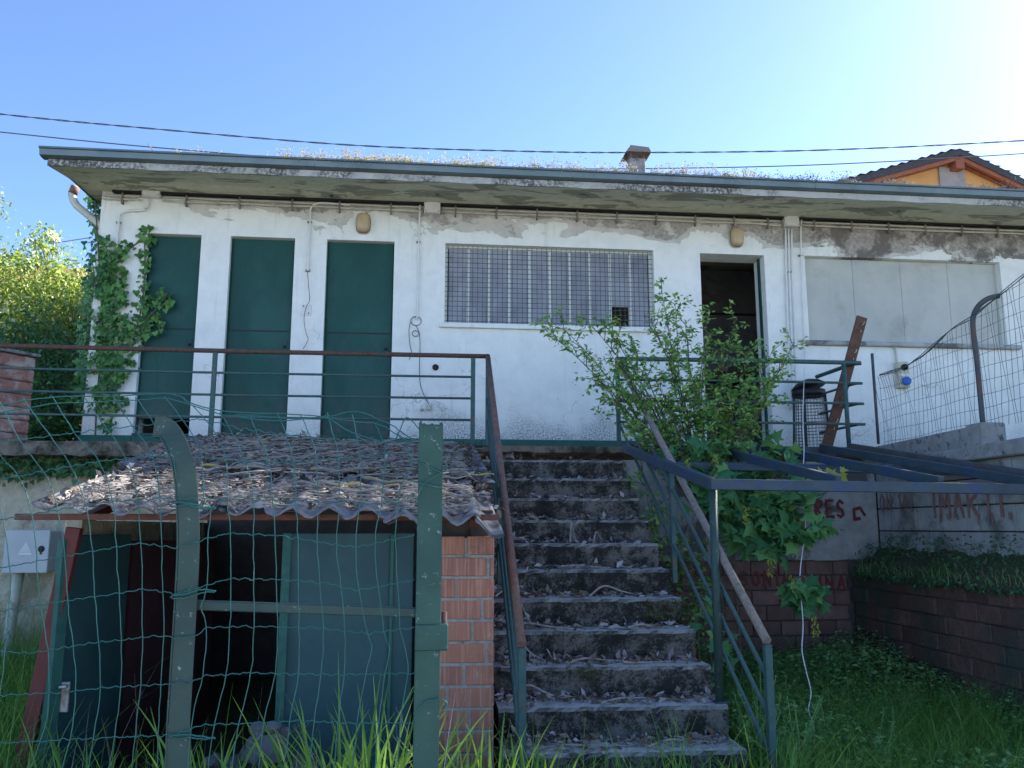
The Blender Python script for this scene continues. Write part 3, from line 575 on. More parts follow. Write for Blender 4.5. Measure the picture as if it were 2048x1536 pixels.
m = MB(); ny = 40; vs = []
for j in range(ny + 1):
    y = 7.49 - 3.07 * j / ny
    for k in range(7): vs.append((3.88 + .33 * k / 6 + random.uniform(-.015, .015), y, 1.13 + .24 * (k / 6) ** .8 + random.uniform(-.025, .03)))
wpart(m.add(vs, [(j * 7 + k, j * 7 + k + 1, (j + 1) * 7 + k + 1, (j + 1) * 7 + k) for j in range(ny) for k in range(6)], True), 'earth_ledge', MAT['ground'], sw)
# parapets on top
pt = thing('parapet', 'sloping speckled concrete kerb carrying the wire fence post', 'parapet', (4.3, 6.8, 2.1))
wpart(MB().prism([(4.22, 7.75, 2.1), (4.22, 6.12, 2.1), (4.22, 6.12, 2.335), (4.22, 7.75, 2.305)], (.14, 0, 0)), 'kerb', MAT['parapet'], pt, .008)
wpart(MB().box(4.20, 5.92, 2.1, 4.40, 6.119, 2.35), 'post_block', MAT['parapet'], pt, .012)
pt2 = tag(MB().prism([(4.10, 7.0, 2.06), (4.10, 4.42, 2.06), (4.10, 4.42, 2.19), (4.10, 7.0, 2.15)], (.118, 0, 0)).build('coping', MAT['parapet'], None, .01), 'lower concrete coping in front of the fence kerb', 'coping')

st = thing('staircase', 'straight outdoor flight of worn mossy concrete steps', 'staircase', (1.12, 6, 0))
SX0, SX1 = .45, 1.79
def step_mesh(n):
    yn = 4.72 + .276 * n; zt_ = .36 + .18 * n; y1 = yn + (.42 if n < 10 else .34)
    r = random.Random(n * 7 + 1); nx = 34; vs = []; fs = []
    skew = .045
    for i in range(nx + 1):
        t = i / nx; x = SX0 + (SX1 - SX0) * t; y = yn + skew * (.5 - t) + r.uniform(-.004, .007) + (r.uniform(.01, .03) if r.random() < .12 else 0)
        dz = r.uniform(-.004, .002) - (r.uniform(.008, .02) if r.random() < .1 else 0)
        vs += [(x, y + .015 + r.uniform(-.004, .004), zt_ - .20), (x, y + r.uniform(-.002, .003), zt_ - .02 + dz), (x, y + .012, zt_ + dz * .5), (x, y1, zt_ + .002), (x, y1, zt_ - .20)]
    for i in range(nx):
        for k in range(5): a, b = i * 5 + k, i * 5 + (k + 1) % 5; fs.append((a, a + 5, b + 5, b))
    fs += [(0, 1, 2, 3, 4), tuple(nx * 5 + k for k in (4, 3, 2, 1, 0))]
    return MB().add(vs, fs)
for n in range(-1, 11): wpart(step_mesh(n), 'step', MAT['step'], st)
wpart(MB().prism([(SX0 + .03, 4.6, .0), (SX0 + .03, 7.7, 0), (SX0 + .03, 7.7, 1.9), (SX0 + .03, 7.4, 1.93), (SX0 + .03, 4.68, .14)], (SX1 - SX0 - .06, 0, 0)), 'stair_body', MAT['concrete'], st)

# ------------------------------------------------------------------ railings
ZR = [3.13, 2.93, 2.73, 2.53]
br = thing('balcony_railing', 'rusty green balcony railing in front of the three green doors', 'railing', (-2, 7.62, 2.3))
wpart(MB().tube([(-6.8, 7.63, 3.128), (-3.7, 7.63, 3.132), (-1.6, 7.63, 3.126), (.575, 7.63, 3.128)], .021, 10), 'handrail', MAT['railtop'], br)
for z in ZR[1:]: wpart(MB().tube([(-6.8, 7.63, z), (-4, 7.63, z + .004), (-1.6, 7.63, z - .004), (.44, 7.63, z)], .0115, 8), 'bar', MAT['rail'], br)
for x in (-5.9, at(425, 800, 7.63).x, .44):
    wpart(MB().box(x - .02, 7.615, 2.215, x + .02, 7.645, 3.11), 'post', MAT['rail'], br, .003)
    wpart(MB().box(x - .03, 7.585, 2.20, x + .03, 7.614, 2.27), 'foot_plate', MAT['rail'], br, .003)
def stair_rail(name, label, X0_, X1_, hand, topx):
    t = thing(name, label, 'railing', (X1_, 4.5, .15)); A = Vector((X0_, 7.63, 3.13)); B = Vector((X1_, 4.46, .965)); d = (B - A)
    wpart(MB().tube([A + d * 0, A + d * .3, A + d * .7, B], .024, 12), 'handrail', MAT[hand], t)
    for k in (1, 2, 3):
        a = A + Vector((0, 0, -.20 * k)); b = B + Vector((0, 0, -.20 * k)); wpart(MB().tube([a, a.lerp(b, .5), b.lerp(a, .003)], .0125, 8), 'bar', MAT['rail'], t)
    wpart(MB().box(X1_ - .02, 4.44, .1, X1_ + .02, 4.48, .95), 'post', MAT['rail'], t, .003)
    for f in (.0, .5):
        p = A + d * f; wpart(MB().box(p.x - .018, p.y - .018, p.z - .88, p.x + .018, p.y + .018, p.z - .02), 'post', MAT['rail'], t, .003)
    return t
stair_rail('stair_railing', 'left stair railing with bare rusty pipe handrail beside the brick pier', .575, .52, 'rust', .6)
stair_rail('stair_railing', 'right stair railing with lichen-grey pipe handrail tangled in the shrub', 1.80, 1.83, 'lichen_pipe', 1.8)
rr = thing('landing_railing', 'short green railing by the open doorway returning to the wall', 'railing', (2.9, 7.63, 2.3))
xe = at(1712, 722, 7.63).x
for i, z in enumerate(ZR):
    r = .021 if i == 0 else .0125; z2 = z + .01
    wpart(MB().tube(smooth_path([(1.80, 7.63, z), (3.0, 7.63, z2), (xe - .05, 7.63, z2), (xe + .015, 7.655, z2), (xe - .01, 7.73, z2), (xe - .03, 8.4, z2)], 4), r, 10), 'handrail' if i == 0 else 'bar', MAT['rail'], rr)
xp = at(1692, 800, 7.63).x
wpart(MB().tube([(xp, 7.63, 2.30), (xp, 7.63, 3.13)], .021, 10), 'post', MAT['rail'], rr)

# ------------------------------------------------------------------ blue canopy frame
cf = thing('canopy_frame', 'bare blue steel canopy frame sloping over the weedy yard', 'canopy frame', (2.9, 6, 0))
def cz(y): return 1.85 + .19 * (y - 5.05)
def cbar(p, q, w, h, mat, nm): wpart(MB().bar((p[0], p[1], cz(p[1]) + p[2]), (q[0], q[1], cz(q[1]) + q[2]), w, h), nm, MAT[mat], cf, .003)
cbar((1.74, 5.0, -.02), (4.19, 5.0, -.045), .05, .066, 'bluebeam', 'front_beam')
cbar((1.765, 5.028, -.02), (1.765, 7.28, -.02), .05, .07, 'bluebeam', 'side_beam')
cbar((1.80, 7.30, -.02), (4.19, 7.30, -.03), .05, .065, 'darkbeam', 'back_beam')
for p, q in (((2.50, 7.27), (2.58, 5.03)), ((3.03, 7.27), (3.26, 5.03)), ((3.58, 7.27), (3.86, 5.03))): cbar((*p, 0), (*q, 0), .04, .065, 'bluebeam', 'rafter')
cbar((3.86, 7.27, .01), (4.07, 5.03, .01), .05, .07, 'darkbeam', 'rafter')
cbar((1.80, 6.42, -.07), (4.19, 6.19, -.07), .045, .06, 'bluebeam', 'purlin')
wpart(MB().tube([(1.765, 5.05, .53), (1.775, 5.05, 1.79)], .026, 10), 'post', MAT['post_blue'], cf)
wpart(MB().box(1.73, 5.015, .543, 1.81, 5.085, .552), 'base_plate', MAT['bluebeam'], cf)

# ------------------------------------------------------------------ bin, plank, right fence
bn = thing('litter_bin', 'wire mesh litter bin with a tilted black lid beside the open doorway', 'litter bin', (4.06, 8.45, 2.3))
cx, cy = 4.06, 8.45
m = MB()
for k in range(30):
    a = 2 * math.pi * k / 30; m.bar((cx + .19 * math.cos(a), cy + .19 * math.sin(a), 2.33), (cx + .155 * math.cos(a), cy + .155 * math.sin(a), 2.98), .004, .004, (math.cos(a), math.sin(a), 0))
for j in range(19):
    z = 2.34 + j * .034; r = .19 - .035 * (z - 2.33) / .65; m.tube([(cx + r * math.cos(2 * math.pi * k / 24), cy + r * math.sin(2 * math.pi * k / 24), z) for k in range(24)], .0025, 4, True)
wpart(m, 'basket', MAT['grille'], bn)
wpart(MB().lathe([(.165, 2.93), (.172, 2.93), (.172, 3.0), (.163, 3.0)], (cx, cy, 0), 26), 'rim', MAT['black'], bn)
lid = MB().lathe([(.001, .075), (.06, .07), (.13, .04), (.178, .0), (.178, -.012), (.12, .02), (.001, .05)], (0, 0, 0), 26)
R = Matrix.Rotation(-.16, 3, 'Y') @ Matrix.Rotation(-.18, 3, 'X'); lid.v = [tuple(R @ Vector(v) + Vector((cx, cy, 3.04))) for v in lid.v]
wpart(lid, 'lid', MAT['black'], bn)
for a in (2.2, 4.0, 5.6): wpart(MB().bar((cx + .2 * math.cos(a), cy + .2 * math.sin(a), 2.3), (cx + .172 * math.cos(a), cy + .172 * math.sin(a), 2.96), .03, .012, (math.cos(a), math.sin(a), 0)), 'leg', MAT['black'], bn)
pk = thing('leaning_plank', 'dark brown board with brass hooks leaning against the landing railing', 'board', (4.05, 7.95, 2.3))
A, B = at(1652, 900, 7.85), at(1724, 634, 7.72)
wpart(MB().bar(A, B, .105, .028, (0, -1, 0)), 'board', MAT['plank'], pk, .003)
for f in (.93, .72, .38, .2):
    p = A.lerp(B, f); nm = 'hook'; q = p + Vector((0, -.02, 0))
    wpart(MB().tube(smooth_path([q, q + Vector((.0, -.03, -.005)), q + Vector((.012, -.045, .015)), q + Vector((.02, -.04, .035))], 4), .005, 6), 'hook', MAT['brass'], pk)
    q = q + Vector((-.012, 0, -.045)); wpart(MB().tube(smooth_path([q, q + Vector((-.004, -.03, -.005)), q + Vector((-.012, -.04, -.03))], 4), .005, 6), 'hook', MAT['brass'], pk)
fr = thing('fence_post', 'curved-top steel fence post standing on the concrete kerb', 'fence post', (4.28, 6.05, 2.33))
wpart(MB().tube(smooth_path([(4.29, 6.03, 2.33), (4.29, 6.03, 2.8), (4.285, 6.03, 3.14), (4.31, 6.0, 3.26), (4.37, 5.95, 3.325), (4.45, 5.92, 3.345)], 5), .021, 8), 'post', MAT['darkbeam'], fr)
fp = tag(MB().tube([atx(1757, 888, 4.29), atx(1744, 707, 4.29)], .014, 7).build('fence_stake', MAT['darkbeam']), 'thin rusty stake at the start of the kerb fence by the wall', 'fence stake')
fm = thing('wire_fence', 'sagging welded wire mesh on the kerb in front of the socket box', 'wire fence', (4.29, 6.5, 2.3))
def ftop(y):   # fence top height along the kerb
    P = [(7.45, 2.99), (7.0, 2.98), (6.7, 3.03), (6.3, 3.17), (6.03, 3.20), (5.6, 3.31), (5.0, 3.46), (4.2, 3.5), (3.0, 3.5)]
    for (a, b), (c, d) in zip(P, P[1:]):
        if a >= y >= c: return b + (d - b) * (a - y) / (a - c)
    return 3.5
y = 7.44; k = 0
while y > 4.45:
    zt_ = ftop(y); m = MB()
    pts = [(4.29 + .012 * math.sin(k * 1.3 + j), y + .008 * math.sin(k * 2.1 + j * 1.7) + (.10 * ((j / 6) ** 3) if y > 6.9 else 0), 2.31 + (zt_ - 2.31) * j / 6) for j in range(7)]
    wpart(MB().tube(pts, .0019, 4), 'wire', MAT['thinwire'], fm); y -= .05; k += 1
for j in range(11):
    pts = []
    yy = 7.44
    while yy > 4.45: zt_ = ftop(yy); pts.append((4.286 + .01 * math.sin(yy * 5 + j), yy, min(2.34 + .102 * j + .02 * (7.44 - yy), zt_) + .008 * math.sin(yy * 7 + j))); yy -= .12
    wpart(MB().tube(pts, .0019, 4), 'wire', MAT['thinwire'], fm)
for j, dz in enumerate((0, .012)):
    pts = []; yy = 7.44
    while yy > 4.45: pts.append((4.285 + .012 * math.sin(yy * 6 + j * 2), yy, ftop(yy) + dz * math.sin(yy * 5))); yy -= .1
    wpart(MB().tube(pts, .0035, 5), 'wire', MAT['thinwire'], fm)

# ------------------------------------------------------------------ graffiti (painted strokes on the walls)
GL = {'R': [[(0, 0), (0, 1), (.5, .95), (.55, .7), (.1, .5), (.6, 0)]], 'E': [[(.55, 1), (0, 1), (0, 0), (.6, .02)], [(0, .52), (.45, .52)]], 'S': [[(.5, .85), (.25, 1), (.02, .8), (.15, .55), (.45, .42), (.5, .15), (.25, 0), (0, .12)]],
      'M': [[(0, 0), (.05, 1), (.35, .35), (.65, 1), (.7, 0)]], 'A': [[(0, 0), (.3, 1), (.6, 0)], [(.1, .38), (.5, .38)]], 'T': [[(.3, 0), (.3, 1)], [(0, 1), (.6, 1)]], 'I': [[(.1, 0), (.1, 1)]],
      'O': [[(.3, 0), (.02, .3), (.02, .7), (.3, 1), (.55, .7), (.55, .3), (.3, 0)]], 'N': [[(0, 0), (.02, 1), (.5, 0), (.52, 1)]], 'U': [[(0, 1), (.02, .2), (.28, 0), (.5, .2), (.52, 1)]],
      '1': [[(0, .75), (.2, 1), (.2, 0)]], '4': [[(.4, 0), (.4, 1), (0, .35), (.55, .35)]], '/': [[(0, -.1), (.25, 1)]], 'H': [[(.55, .05), (.05, 0), (.05, .85), (.65, 1), (1.05, .35)]], 'D': [[(0, 0), (0, 1), (.4, .9), (.55, .5), (.4, .1), (0, 0)]]}
def graffiti(name, label, text, o, u, n, h, sp, wd, mat, drip=False):
    o, u, n = Vector(o), Vector(u), Vector(n); x = 0; k = 0; t = thing(name, label, 'graffiti', o)
    for c in text:
        if c == ' ': x += .45 * h; continue
        m = MB(); gw_ = .95 * h * min(1, sp + .05)
        for stk in GL[c]:
            P = [o + u * (x + p[0] * gw_) + Vector((0, 0, p[1] * h)) for p in stk]
            for a, b in zip(P, P[1:]):
                d = (b - a).normalized(); m.bar(a - d * wd * .35 + n * (.003 + .0002 * (k % 9)), b + d * wd * .35 + n * (.003 + .0002 * (k % 9)), wd * random.uniform(.8, 1.15), .002, n); k += 1
        if drip:
            for _ in range(2):
                dx = random.uniform(0, .6) * h; zz = random.uniform(.05, .35) * h; a = o + u * (x + dx); m.bar(a + Vector((0, 0, .1 * h)) + n * (.0055 + .0002 * (k % 7)), a - Vector((0, 0, zz)) + n * (.0055 + .0002 * (k % 7)), wd * .4, .002, n); k += 1
        wpart(m, 'letter', MAT[mat], t); x += h * sp * (1.0 if c not in 'I1/' else .55)
    return t
def gtag(o, label): return tag(o, label, 'graffiti')
p = at(1632, 1034, 7.495); gtag(graffiti('graffiti', '', 'RES', p, (1, 0, 0), (0, -1, 0), .15, .70, .026, 'graffiti'), 'dark red painted letters RES on the grey plaster')
p = at(1708, 1038, 7.495); gtag(graffiti('graffiti', '', 'H', p, (1, 0, 0), (0, -1, 0), .105, 1, .028, 'graffiti'), 'dark red painted hooked mark beside the letters RES')
p = at(1470, 1003, 7.495); gtag(graffiti('graffiti', '', 'S', p, (1, 0, 0), (0, -1, 0), .10, 1, .026, 'graffiti'), 'dark red curl of paint half hidden by maple leaves')
p = at(1482, 1172, 7.522); gtag(graffiti('graffiti', '', 'SONIA', p, (1, 0, 0), (0, -1, 0), .125, .88, .022, 'graffiti'), 'dark painted word SONIA on the brick foot of the wall')
p = at(1630, 1180, 7.522); gtag(graffiti('graffiti', '', 'UNA', p, (1, 0, 0), (0, -1, 0), .125, .88, .02, 'graffiti'), 'dark painted letters UNA right of the word SONIA')
p = atx(1868, 1034, 4.196); gtag(graffiti('graffiti', '', 'IMARTI', p, (0, -1, 0), (-1, 0, 0), .225, .80, .03, 'graffiti_faint', True), 'faded red dripping letters IMARTI on the pale blocks')
p = atx(1762, 1022, 4.196); gtag(graffiti('graffiti', '', 'ON 14/', p, (0, -1, 0), (-1, 0, 0), .15, .80, .018, 'graffiti_faint'), 'faint red scrawled characters before the letters IMARTI')

# ================================================================== SHED
sh = thing('lean_to_shed', 'brick lean-to shed under a corrugated roof buried in leaf litter', 'shed', (-.75, 5, 0))
WP = .186
def zr(x, y): return 1.634 + .205 * (y - 4.4) - .028 * (x + .75) + .0235 * math.cos(2 * math.pi * (x + .10) / WP)
def roof_sheet(x0, x1, y0, y1, dz, sd, tilt=0):
    r = random.Random(sd); nx = int((x1 - x0) / WP * 12); ny = 6; vs = []; fs = []
    for j in range(ny + 1):
        for i in range(nx + 1):
            x = x0 + (x1 - x0) * i / nx; y = y0 + (y1 - y0) * j / ny
            if j == 0: y += .025 * math.sin(i * .37 + sd) + .018 * math.sin(i * .11 + sd * 2) + r.uniform(-.012, .012) + (r.uniform(.02, .06) if r.random() < .06 else 0)
            vs.append((x, y, zr(x, y) + dz + tilt * (x - x0)))
    n = len(vs); vs += [(x, y, z - .008) for x, y, z in vs]; w_ = nx + 1
    for j in range(ny):
        for i in range(nx): a = j * w_ + i; fs += [(a, a + 1, a + w_ + 1, a + w_), (n + a, n + a + w_, n + a + w_ + 1, n + a + 1)]
    for i in range(nx): fs += [(i, n + i, n + i + 1, i + 1), (ny * w_ + i, ny * w_ + i + 1, n + ny * w_ + i + 1, n + ny * w_ + i)]
    for j in range(ny): a = j * w_; b = a + nx; fs += [(a, a + w_, n + a + w_, n + a), (b, n + b, n + b + w_, b + w_)]
    return MB().add(vs, fs, True)
for k, (a, b, dy, t) in enumerate(((-1.93, -.98, .02, -.02), (-1.06, -.12, 0, 0), (-.20, .30, -.03, 0), (.27, .42, -.06, -.35))):
    wpart(roof_sheet(a, b, 4.40 + dy, 5.78, .009 * (k % 2) - (.03 if k == 3 else 0), k, t), 'roof_sheet', MAT['fibre'], sh)
    wpart(roof_sheet(a - .02, b - .01 if k < 3 else .44, 5.62 + dy * .5, 7.55, .03 + .009 * (k % 2), k + 9), 'roof_sheet', MAT['fibre'], sh)
wpart(MB().box(-2.05, 4.53, 1.598, .41, 4.565, 1.630), 'roof_beam', MAT['rust_flat'], sh, .003)
wpart(MB().box(-1.93, 6.6, 1.99, .40, 6.64, 2.025), 'roof_beam', MAT['rust_flat'], sh)
for x in (-1.90, .30): wpart(MB().bar((x, 4.95, 1.59), (x, 7.5, 2.10), .05, .05), 'purlin', MAT['redsteel'], sh)
# brick pier beside the stairs
wpart(MB().box(-.022, 4.728, .0, .395, 4.93, 1.50), 'mortar', MAT['mortar'], sh)
child_bricks(sh, (-.03, 4.72, .03), (1, 0, 0), (0, -1, 0), .43, 1.49, .265, .1145, .05, MAT['brick'], joint=.013, jit=.005, loose=.2)
child_bricks(sh, (.402, 4.74, .03), (0, 1, 0), (1, 0, 0), 2.6, 1.49, .265, .1145, .04, MAT['brick'], joint=.013)
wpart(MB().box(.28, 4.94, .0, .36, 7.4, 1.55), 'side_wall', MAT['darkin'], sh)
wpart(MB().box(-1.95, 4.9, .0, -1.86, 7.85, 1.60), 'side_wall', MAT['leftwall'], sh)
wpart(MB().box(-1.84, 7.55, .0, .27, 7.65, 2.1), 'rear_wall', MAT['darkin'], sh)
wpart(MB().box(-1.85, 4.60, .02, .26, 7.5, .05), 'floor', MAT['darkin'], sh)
wpart(MB().box(.0, 4.96, 1.49, .41, 5.0, 1.66), 'dark_hole_plug', MAT['darkin'], sh)  # dark box added to draw the black hole under the roof end
# jamb and doors
wpart(MB().bar((-2.02, 4.73, .1), (-1.83, 4.73, 1.56), .075, .05, (0, -1, 0)), 'jamb', MAT['redsteel'], sh, .003)
d1 = wpart(MB().bar((-1.87, 4.74, .80), (-1.76, 5.36, .80), .035, 1.44), 'door', MAT['tealdoor'], sh, .003)
wpart(MB().bar((-1.885, 4.70, .80), (-1.855, 4.75, .80), .05, 1.40), 'edge_strip', MAT['greenpaint'], d1)
MAT['darkmaroon'] = weathered('dark_maroon', (.035, .014, .016), (.05, .02, .02), None, rough=.8)
wpart(MB().bar((-1.75, 5.4, .78), (-1.45, 6.2, .78), .03, 1.40), 'door', MAT['darkmaroon'], sh)
h = Vector((-1.83, 4.76, .70))
wpart(MB().box(h.x - .022, h.y - .015, h.z - .075, h.x + .034, h.y + .004, h.z + .075), 'handle_plate', MAT['clampmetal'], d1, .003)
wpart(MB().tube(smooth_path([h + Vector((0, -.01, .05)), h + Vector((.0, -.05, .055)), h + Vector((.04, -.06, .06))], 4), .009, 8), 'handle', MAT['clampmetal'], d1)
d2 = wpart(MB().bar((-.735, 4.70, .82), (-.165, 4.80, .82), .035, 1.42), 'door', MAT['tealdoor'], sh, .003)
wpart(MB().bar((-.742, 4.675, .82), (-.70, 4.682, .82), .05, 1.42), 'edge_strip', MAT['greenpaint'], d2)
wpart(MB().bar((-.162, 4.80, .82), (-.045, 4.80, .82), .035, 1.42), 'door', MAT['tealdoor'], sh, .003)
wpart(MB().box(-.172, 4.765, .12, -.155, 4.782, 1.52), 'hinge_strip', MAT['greenpaint'], sh)
rng = random.Random(5)
for k in range(9):
    px, py, r = [(530, 1500, .12), (560, 1470, .06), (500, 1520, .09), (545, 1455, .045), (470, 1530, .07), (590, 1530, .08), (515, 1460, .05), (430, 1525, .06), (560, 1520, .06)][k]
    c = at(px, py, 4.5 + .06 * (k % 3)); bm = bmesh.new(); bmesh.ops.create_icosphere(bm, subdivisions=2, radius=r)
    for v in bm.verts: v.co *= rng.uniform(.75, 1.1); v.co.z *= .75
    me = bpy.data.meshes.new('rubble_stone'); bm.to_mesh(me); bm.free(); me.materials.append(MAT['stone'])
    o = link(bpy.data.objects.new('rubble_stone', me)); o.location = c; tag(o, 'grey lump of rubble in the grass at the shed doorway', 'stone', 'rubble in the shed doorway')
m = MB()
bs = thing('rubble_mound', 'dark mound of earth under the rubble in the shed doorway', 'earth mound', (-1, 4.55, .05))
vs = []; n = 20
for j in range(11):
    for i in range(n + 1):
        x = -1.75 + 1.75 * i / n; y = 4.2 + .9 * j / 10; vs.append((x, y, .05 + .33 * math.exp(-((x + .9) / .5) ** 2 - ((y - 4.62) / .25) ** 2) + random.uniform(0, .02)))
wpart(m.add(vs, [(j * (n + 1) + i, j * (n + 1) + i + 1, (j + 1) * (n + 1) + i + 1, (j + 1) * (n + 1) + i) for j in range(10) for i in range(n)], True), 'earth', MAT['stone'], bs)

# ------------------------------------------------------------------ electricity cabinet on the left wall
cb = thing('meter_cabinet', 'pale grey meter cabinet with a warning triangle on the buff wall', 'cabinet', (-3.25, 7.9, 1.1))
a, b = at(14, 1062, 7.66), at(92, 1144, 7.66)
wpart(MB().box(a.x, 7.68, b.z, b.x, 7.92, a.z), 'housing', MAT['cabinet'], cb, .008)
fd = wpart(MB().box(a.x - .01, 7.655, b.z - .008, b.x + .008, 7.679, a.z + .008), 'door', MAT['cabinet'], cb, .005)
p = at(82, 1098, 7.65); wpart(MB().lathe([(.001, -.004), (.026, -.004), (.028, 0)], (p.x, 7.654, p.z), 16, 'y').box(p.x - .008, 7.6495, p.z - .045, p.x + .008, 7.6525, p.z - .01), 'lock', MAT['black'], fd)
p = at(51, 1097, 7.65); wpart(MB().prism([(p.x - .05, 7.652, p.z - .03), (p.x + .05, 7.652, p.z - .03), (p.x, 7.652, p.z + .055)], (0, .002, 0)), 'warning_triangle', MAT['jbox'], fd)
wpart(MB().box(p.x - .05, 7.651, p.z - .052, p.x + .05, 7.6535, p.z - .036), 'label_strip', MAT['white'], fd)
wpart(MB().tube([at(38, 1146, 7.78), at(28, 1200, 7.78), at(14, 1300, 7.74), at(8, 1400, 7.72)], .045, 10), 'pipe', MAT['pvc'], cb)
conduit('ground_cable', 'white cable running down the buff wall beside the maroon jamb', [at(x, y, 7.86) for x, y in [(160, 1040), (152, 1110), (146, 1160), (132, 1220), (124, 1290)]], .012, 'pvcwhite')

# brick pillar at the far end of the walkway
bp = thing('brick_pillar', 'short weathered red brick pillar behind the railing end', 'pillar', (-3.95, 8.2, 2.3))
for k in range(7):
    for j in range(2):
        off = .0 if k % 2 else .12; m = rot_box(-3.98 + (.13 if j else -.13) * math.cos(-.6) , 8.25 + (.13 if j else -.13) * math.sin(-.6), 2.30 + k * .122, .255 - .004 * k, .36 - .01 * (7 - k) * .4, .116, -.6 + random.uniform(-.03, .03))
        wpart(m, 'brick', MAT['oldbrick'], bp, .012)
wpart(rot_box(-3.98, 8.25, 3.155, .56, .40, .03, -.6), 'coping', MAT['fibre'], bp, .006)

# ================================================================== GATE AND WIRE FENCE (foreground)
YF = 2.4
gp = thing('gate_post', 'square green steel gate post with a hinge collar', 'gate post', (.02, YF, 0))
a, b = at(838, 848, YF), at(887, 848, YF); xa, xb = a.x, b.x; d_ = xb - xa
wpart(MB().box(xa, YF, 0, xb, YF + d_, a.z), 'post', MAT['post'], gp, .004, 2)
m = MB()
for k, (f_, hh) in enumerate(((.06, .016), (.2, .005), (.52, .004), (.9, .009))): x = xa + d_ * f_; m.add([(x - .006, YF + .002, a.z - .002), (x + .007, YF + .002, a.z - .002), (x + .001, YF + .006, a.z + hh)], [(0, 1, 2)])
wpart(m, 'torn_rim', MAT['darkbeam'], gp)
c1, c2 = at(830, 1250, YF - .012), at(896, 1302, YF - .012)
wpart(MB().box(c1.x, YF - .008, c2.z, c2.x, YF + d_ + .01, c1.z), 'hinge_collar', MAT['post'], gp, .003)
p = at(889, 1240, YF); wpart(MB().tube([(p.x, YF + .03, c2.z + .01), (p.x, YF + .03, p.z + .02)], .008, 8), 'hinge_pin', MAT['rust'], gp)
cp = thing('fence_post', 'grey-green flat steel post curling over at the top beside the gate', 'fence post', (-.65, YF, 0))
prof = [(352, 1536 + 420), (355, 1536), (364, 1350), (373, 1200), (378, 1080), (374, 980), (366, 925), (350, 880), (332, 855), (308, 851)]
P = smooth_path([at(x, y, YF + (.0 if y > 900 else .05 * (900 - y) / 50)) for x, y in prof], 5); m = MB(); vs = []
for i, q in enumerate(P):
    t = (P[min(i + 1, len(P) - 1)] - P[max(i - 1, 0)]).normalized(); sx = t.cross(Vector((0, 1, 0))).normalized() * (.027 if i > 6 else .031)
    vs += [q - sx, q + sx, q + sx + Vector((0, .006, 0)), q - sx + Vector((0, .006, 0))]
n = len(P); fs = [(i * 4 + k, i * 4 + (k + 1) % 4, i * 4 + 4 + (k + 1) % 4, i * 4 + 4 + k) for i in range(n - 1) for k in range(4)] + [(0, 1, 2, 3), ((n - 1) * 4 + 3, (n - 1) * 4 + 2, (n - 1) * 4 + 1, (n - 1) * 4)]
wpart(m.add(vs, fs), 'web', MAT['post_blue'], cp)
m = MB(); vs = []
for i, q in enumerate(P):
    t = (P[min(i + 1, len(P) - 1)] - P[max(i - 1, 0)]).normalized(); sx = t.cross(Vector((0, 1, 0))).normalized() * .028
    vs += [q + sx + Vector((0, -.002, 0)), q + sx * 1.14 + Vector((0, -.002, 0)), q + sx * 1.14 + Vector((0, .045, 0)), q + sx + Vector((0, .045, 0))]
wpart(m.add(vs, fs), 'flange', MAT['post_blue'], cp)
e1 = at(320, 838, YF + .06); wpart(MB().prism([e1 + Vector((-.012, 0, -.02)), e1 + Vector((.03, 0, -.032)), e1 + Vector((.028, 0, -.008)), e1 + Vector((.008, 0, .012)), e1 + Vector((-.012, 0, .008))], (0, .006, 0)), 'end_lug', MAT['post_blue'], cp)
gb = tag(MB().bar(at(392, 1210, YF + .03), at(836, 1225, YF + .03), .028, .026).build('gate_bar', MAT['post_blue'], None, .003), 'horizontal steel bar between the curled post and the square gate post', 'gate bar')
gf = thing('wire_fence', 'buckled green wire netting strung across the gate and curled post', 'wire fence', (-.6, YF, 0))
def interp(P, x):
    if x <= P[0][0]: return P[0][1]
    for (a, b), (c, d) in zip(P, P[1:]):
        if x <= c: return b + (d - b) * (x - a) / (c - a)
    return P[-1][1]
def yf(py): return YF - .012 + (.20 * ((960 - py) / 150) ** 2 if py < 960 else 0)
ROWS = [[(-120, 900), (0, 885), (160, 864), (330, 846), (400, 838), (480, 857), (640, 878), (800, 886), (836, 884)],
        [(-120, 980), (0, 959), (200, 922), (360, 908), (470, 922), (585, 925), (700, 917), (800, 905), (836, 898)],
        [(-120, 1058), (0, 1039), (200, 1005), (330, 996), (440, 998), (560, 1001), (650, 1005), (770, 1007), (836, 985)],
        [(-120, 1155), (0, 1136), (200, 1100), (280, 1086), (350, 1096), (400, 1081), (460, 1066), (560, 1072), (660, 1088), (712, 1095), (770, 1082), (836, 1069)],
        [(-120, 1238), (0, 1222), (200, 1192), (285, 1178), (352, 1187), (400, 1174), (460, 1157), (600, 1161), (660, 1168), (712, 1181), (770, 1171), (836, 1159)],
        [(-120, 1310), (0, 1303), (60, 1306), (200, 1284), (330, 1271), (350, 1276), (390, 1273), (415, 1254), (520, 1253), (640, 1256), (735, 1267), (836, 1254)],
        [(-120, 1395), (0, 1391), (120, 1385), (240, 1373), (340, 1368), (380, 1366), (406, 1353), (500, 1346), (640, 1349), (740, 1348), (836, 1347)],
        [(-120, 1490), (0, 1486), (120, 1480), (240, 1474), (350, 1470), (400, 1450), (500, 1446), (600, 1442), (700, 1446), (836, 1445)],
        [(-120, 1590), (0, 1584), (240, 1570), (400, 1556), (836, 1546)]]
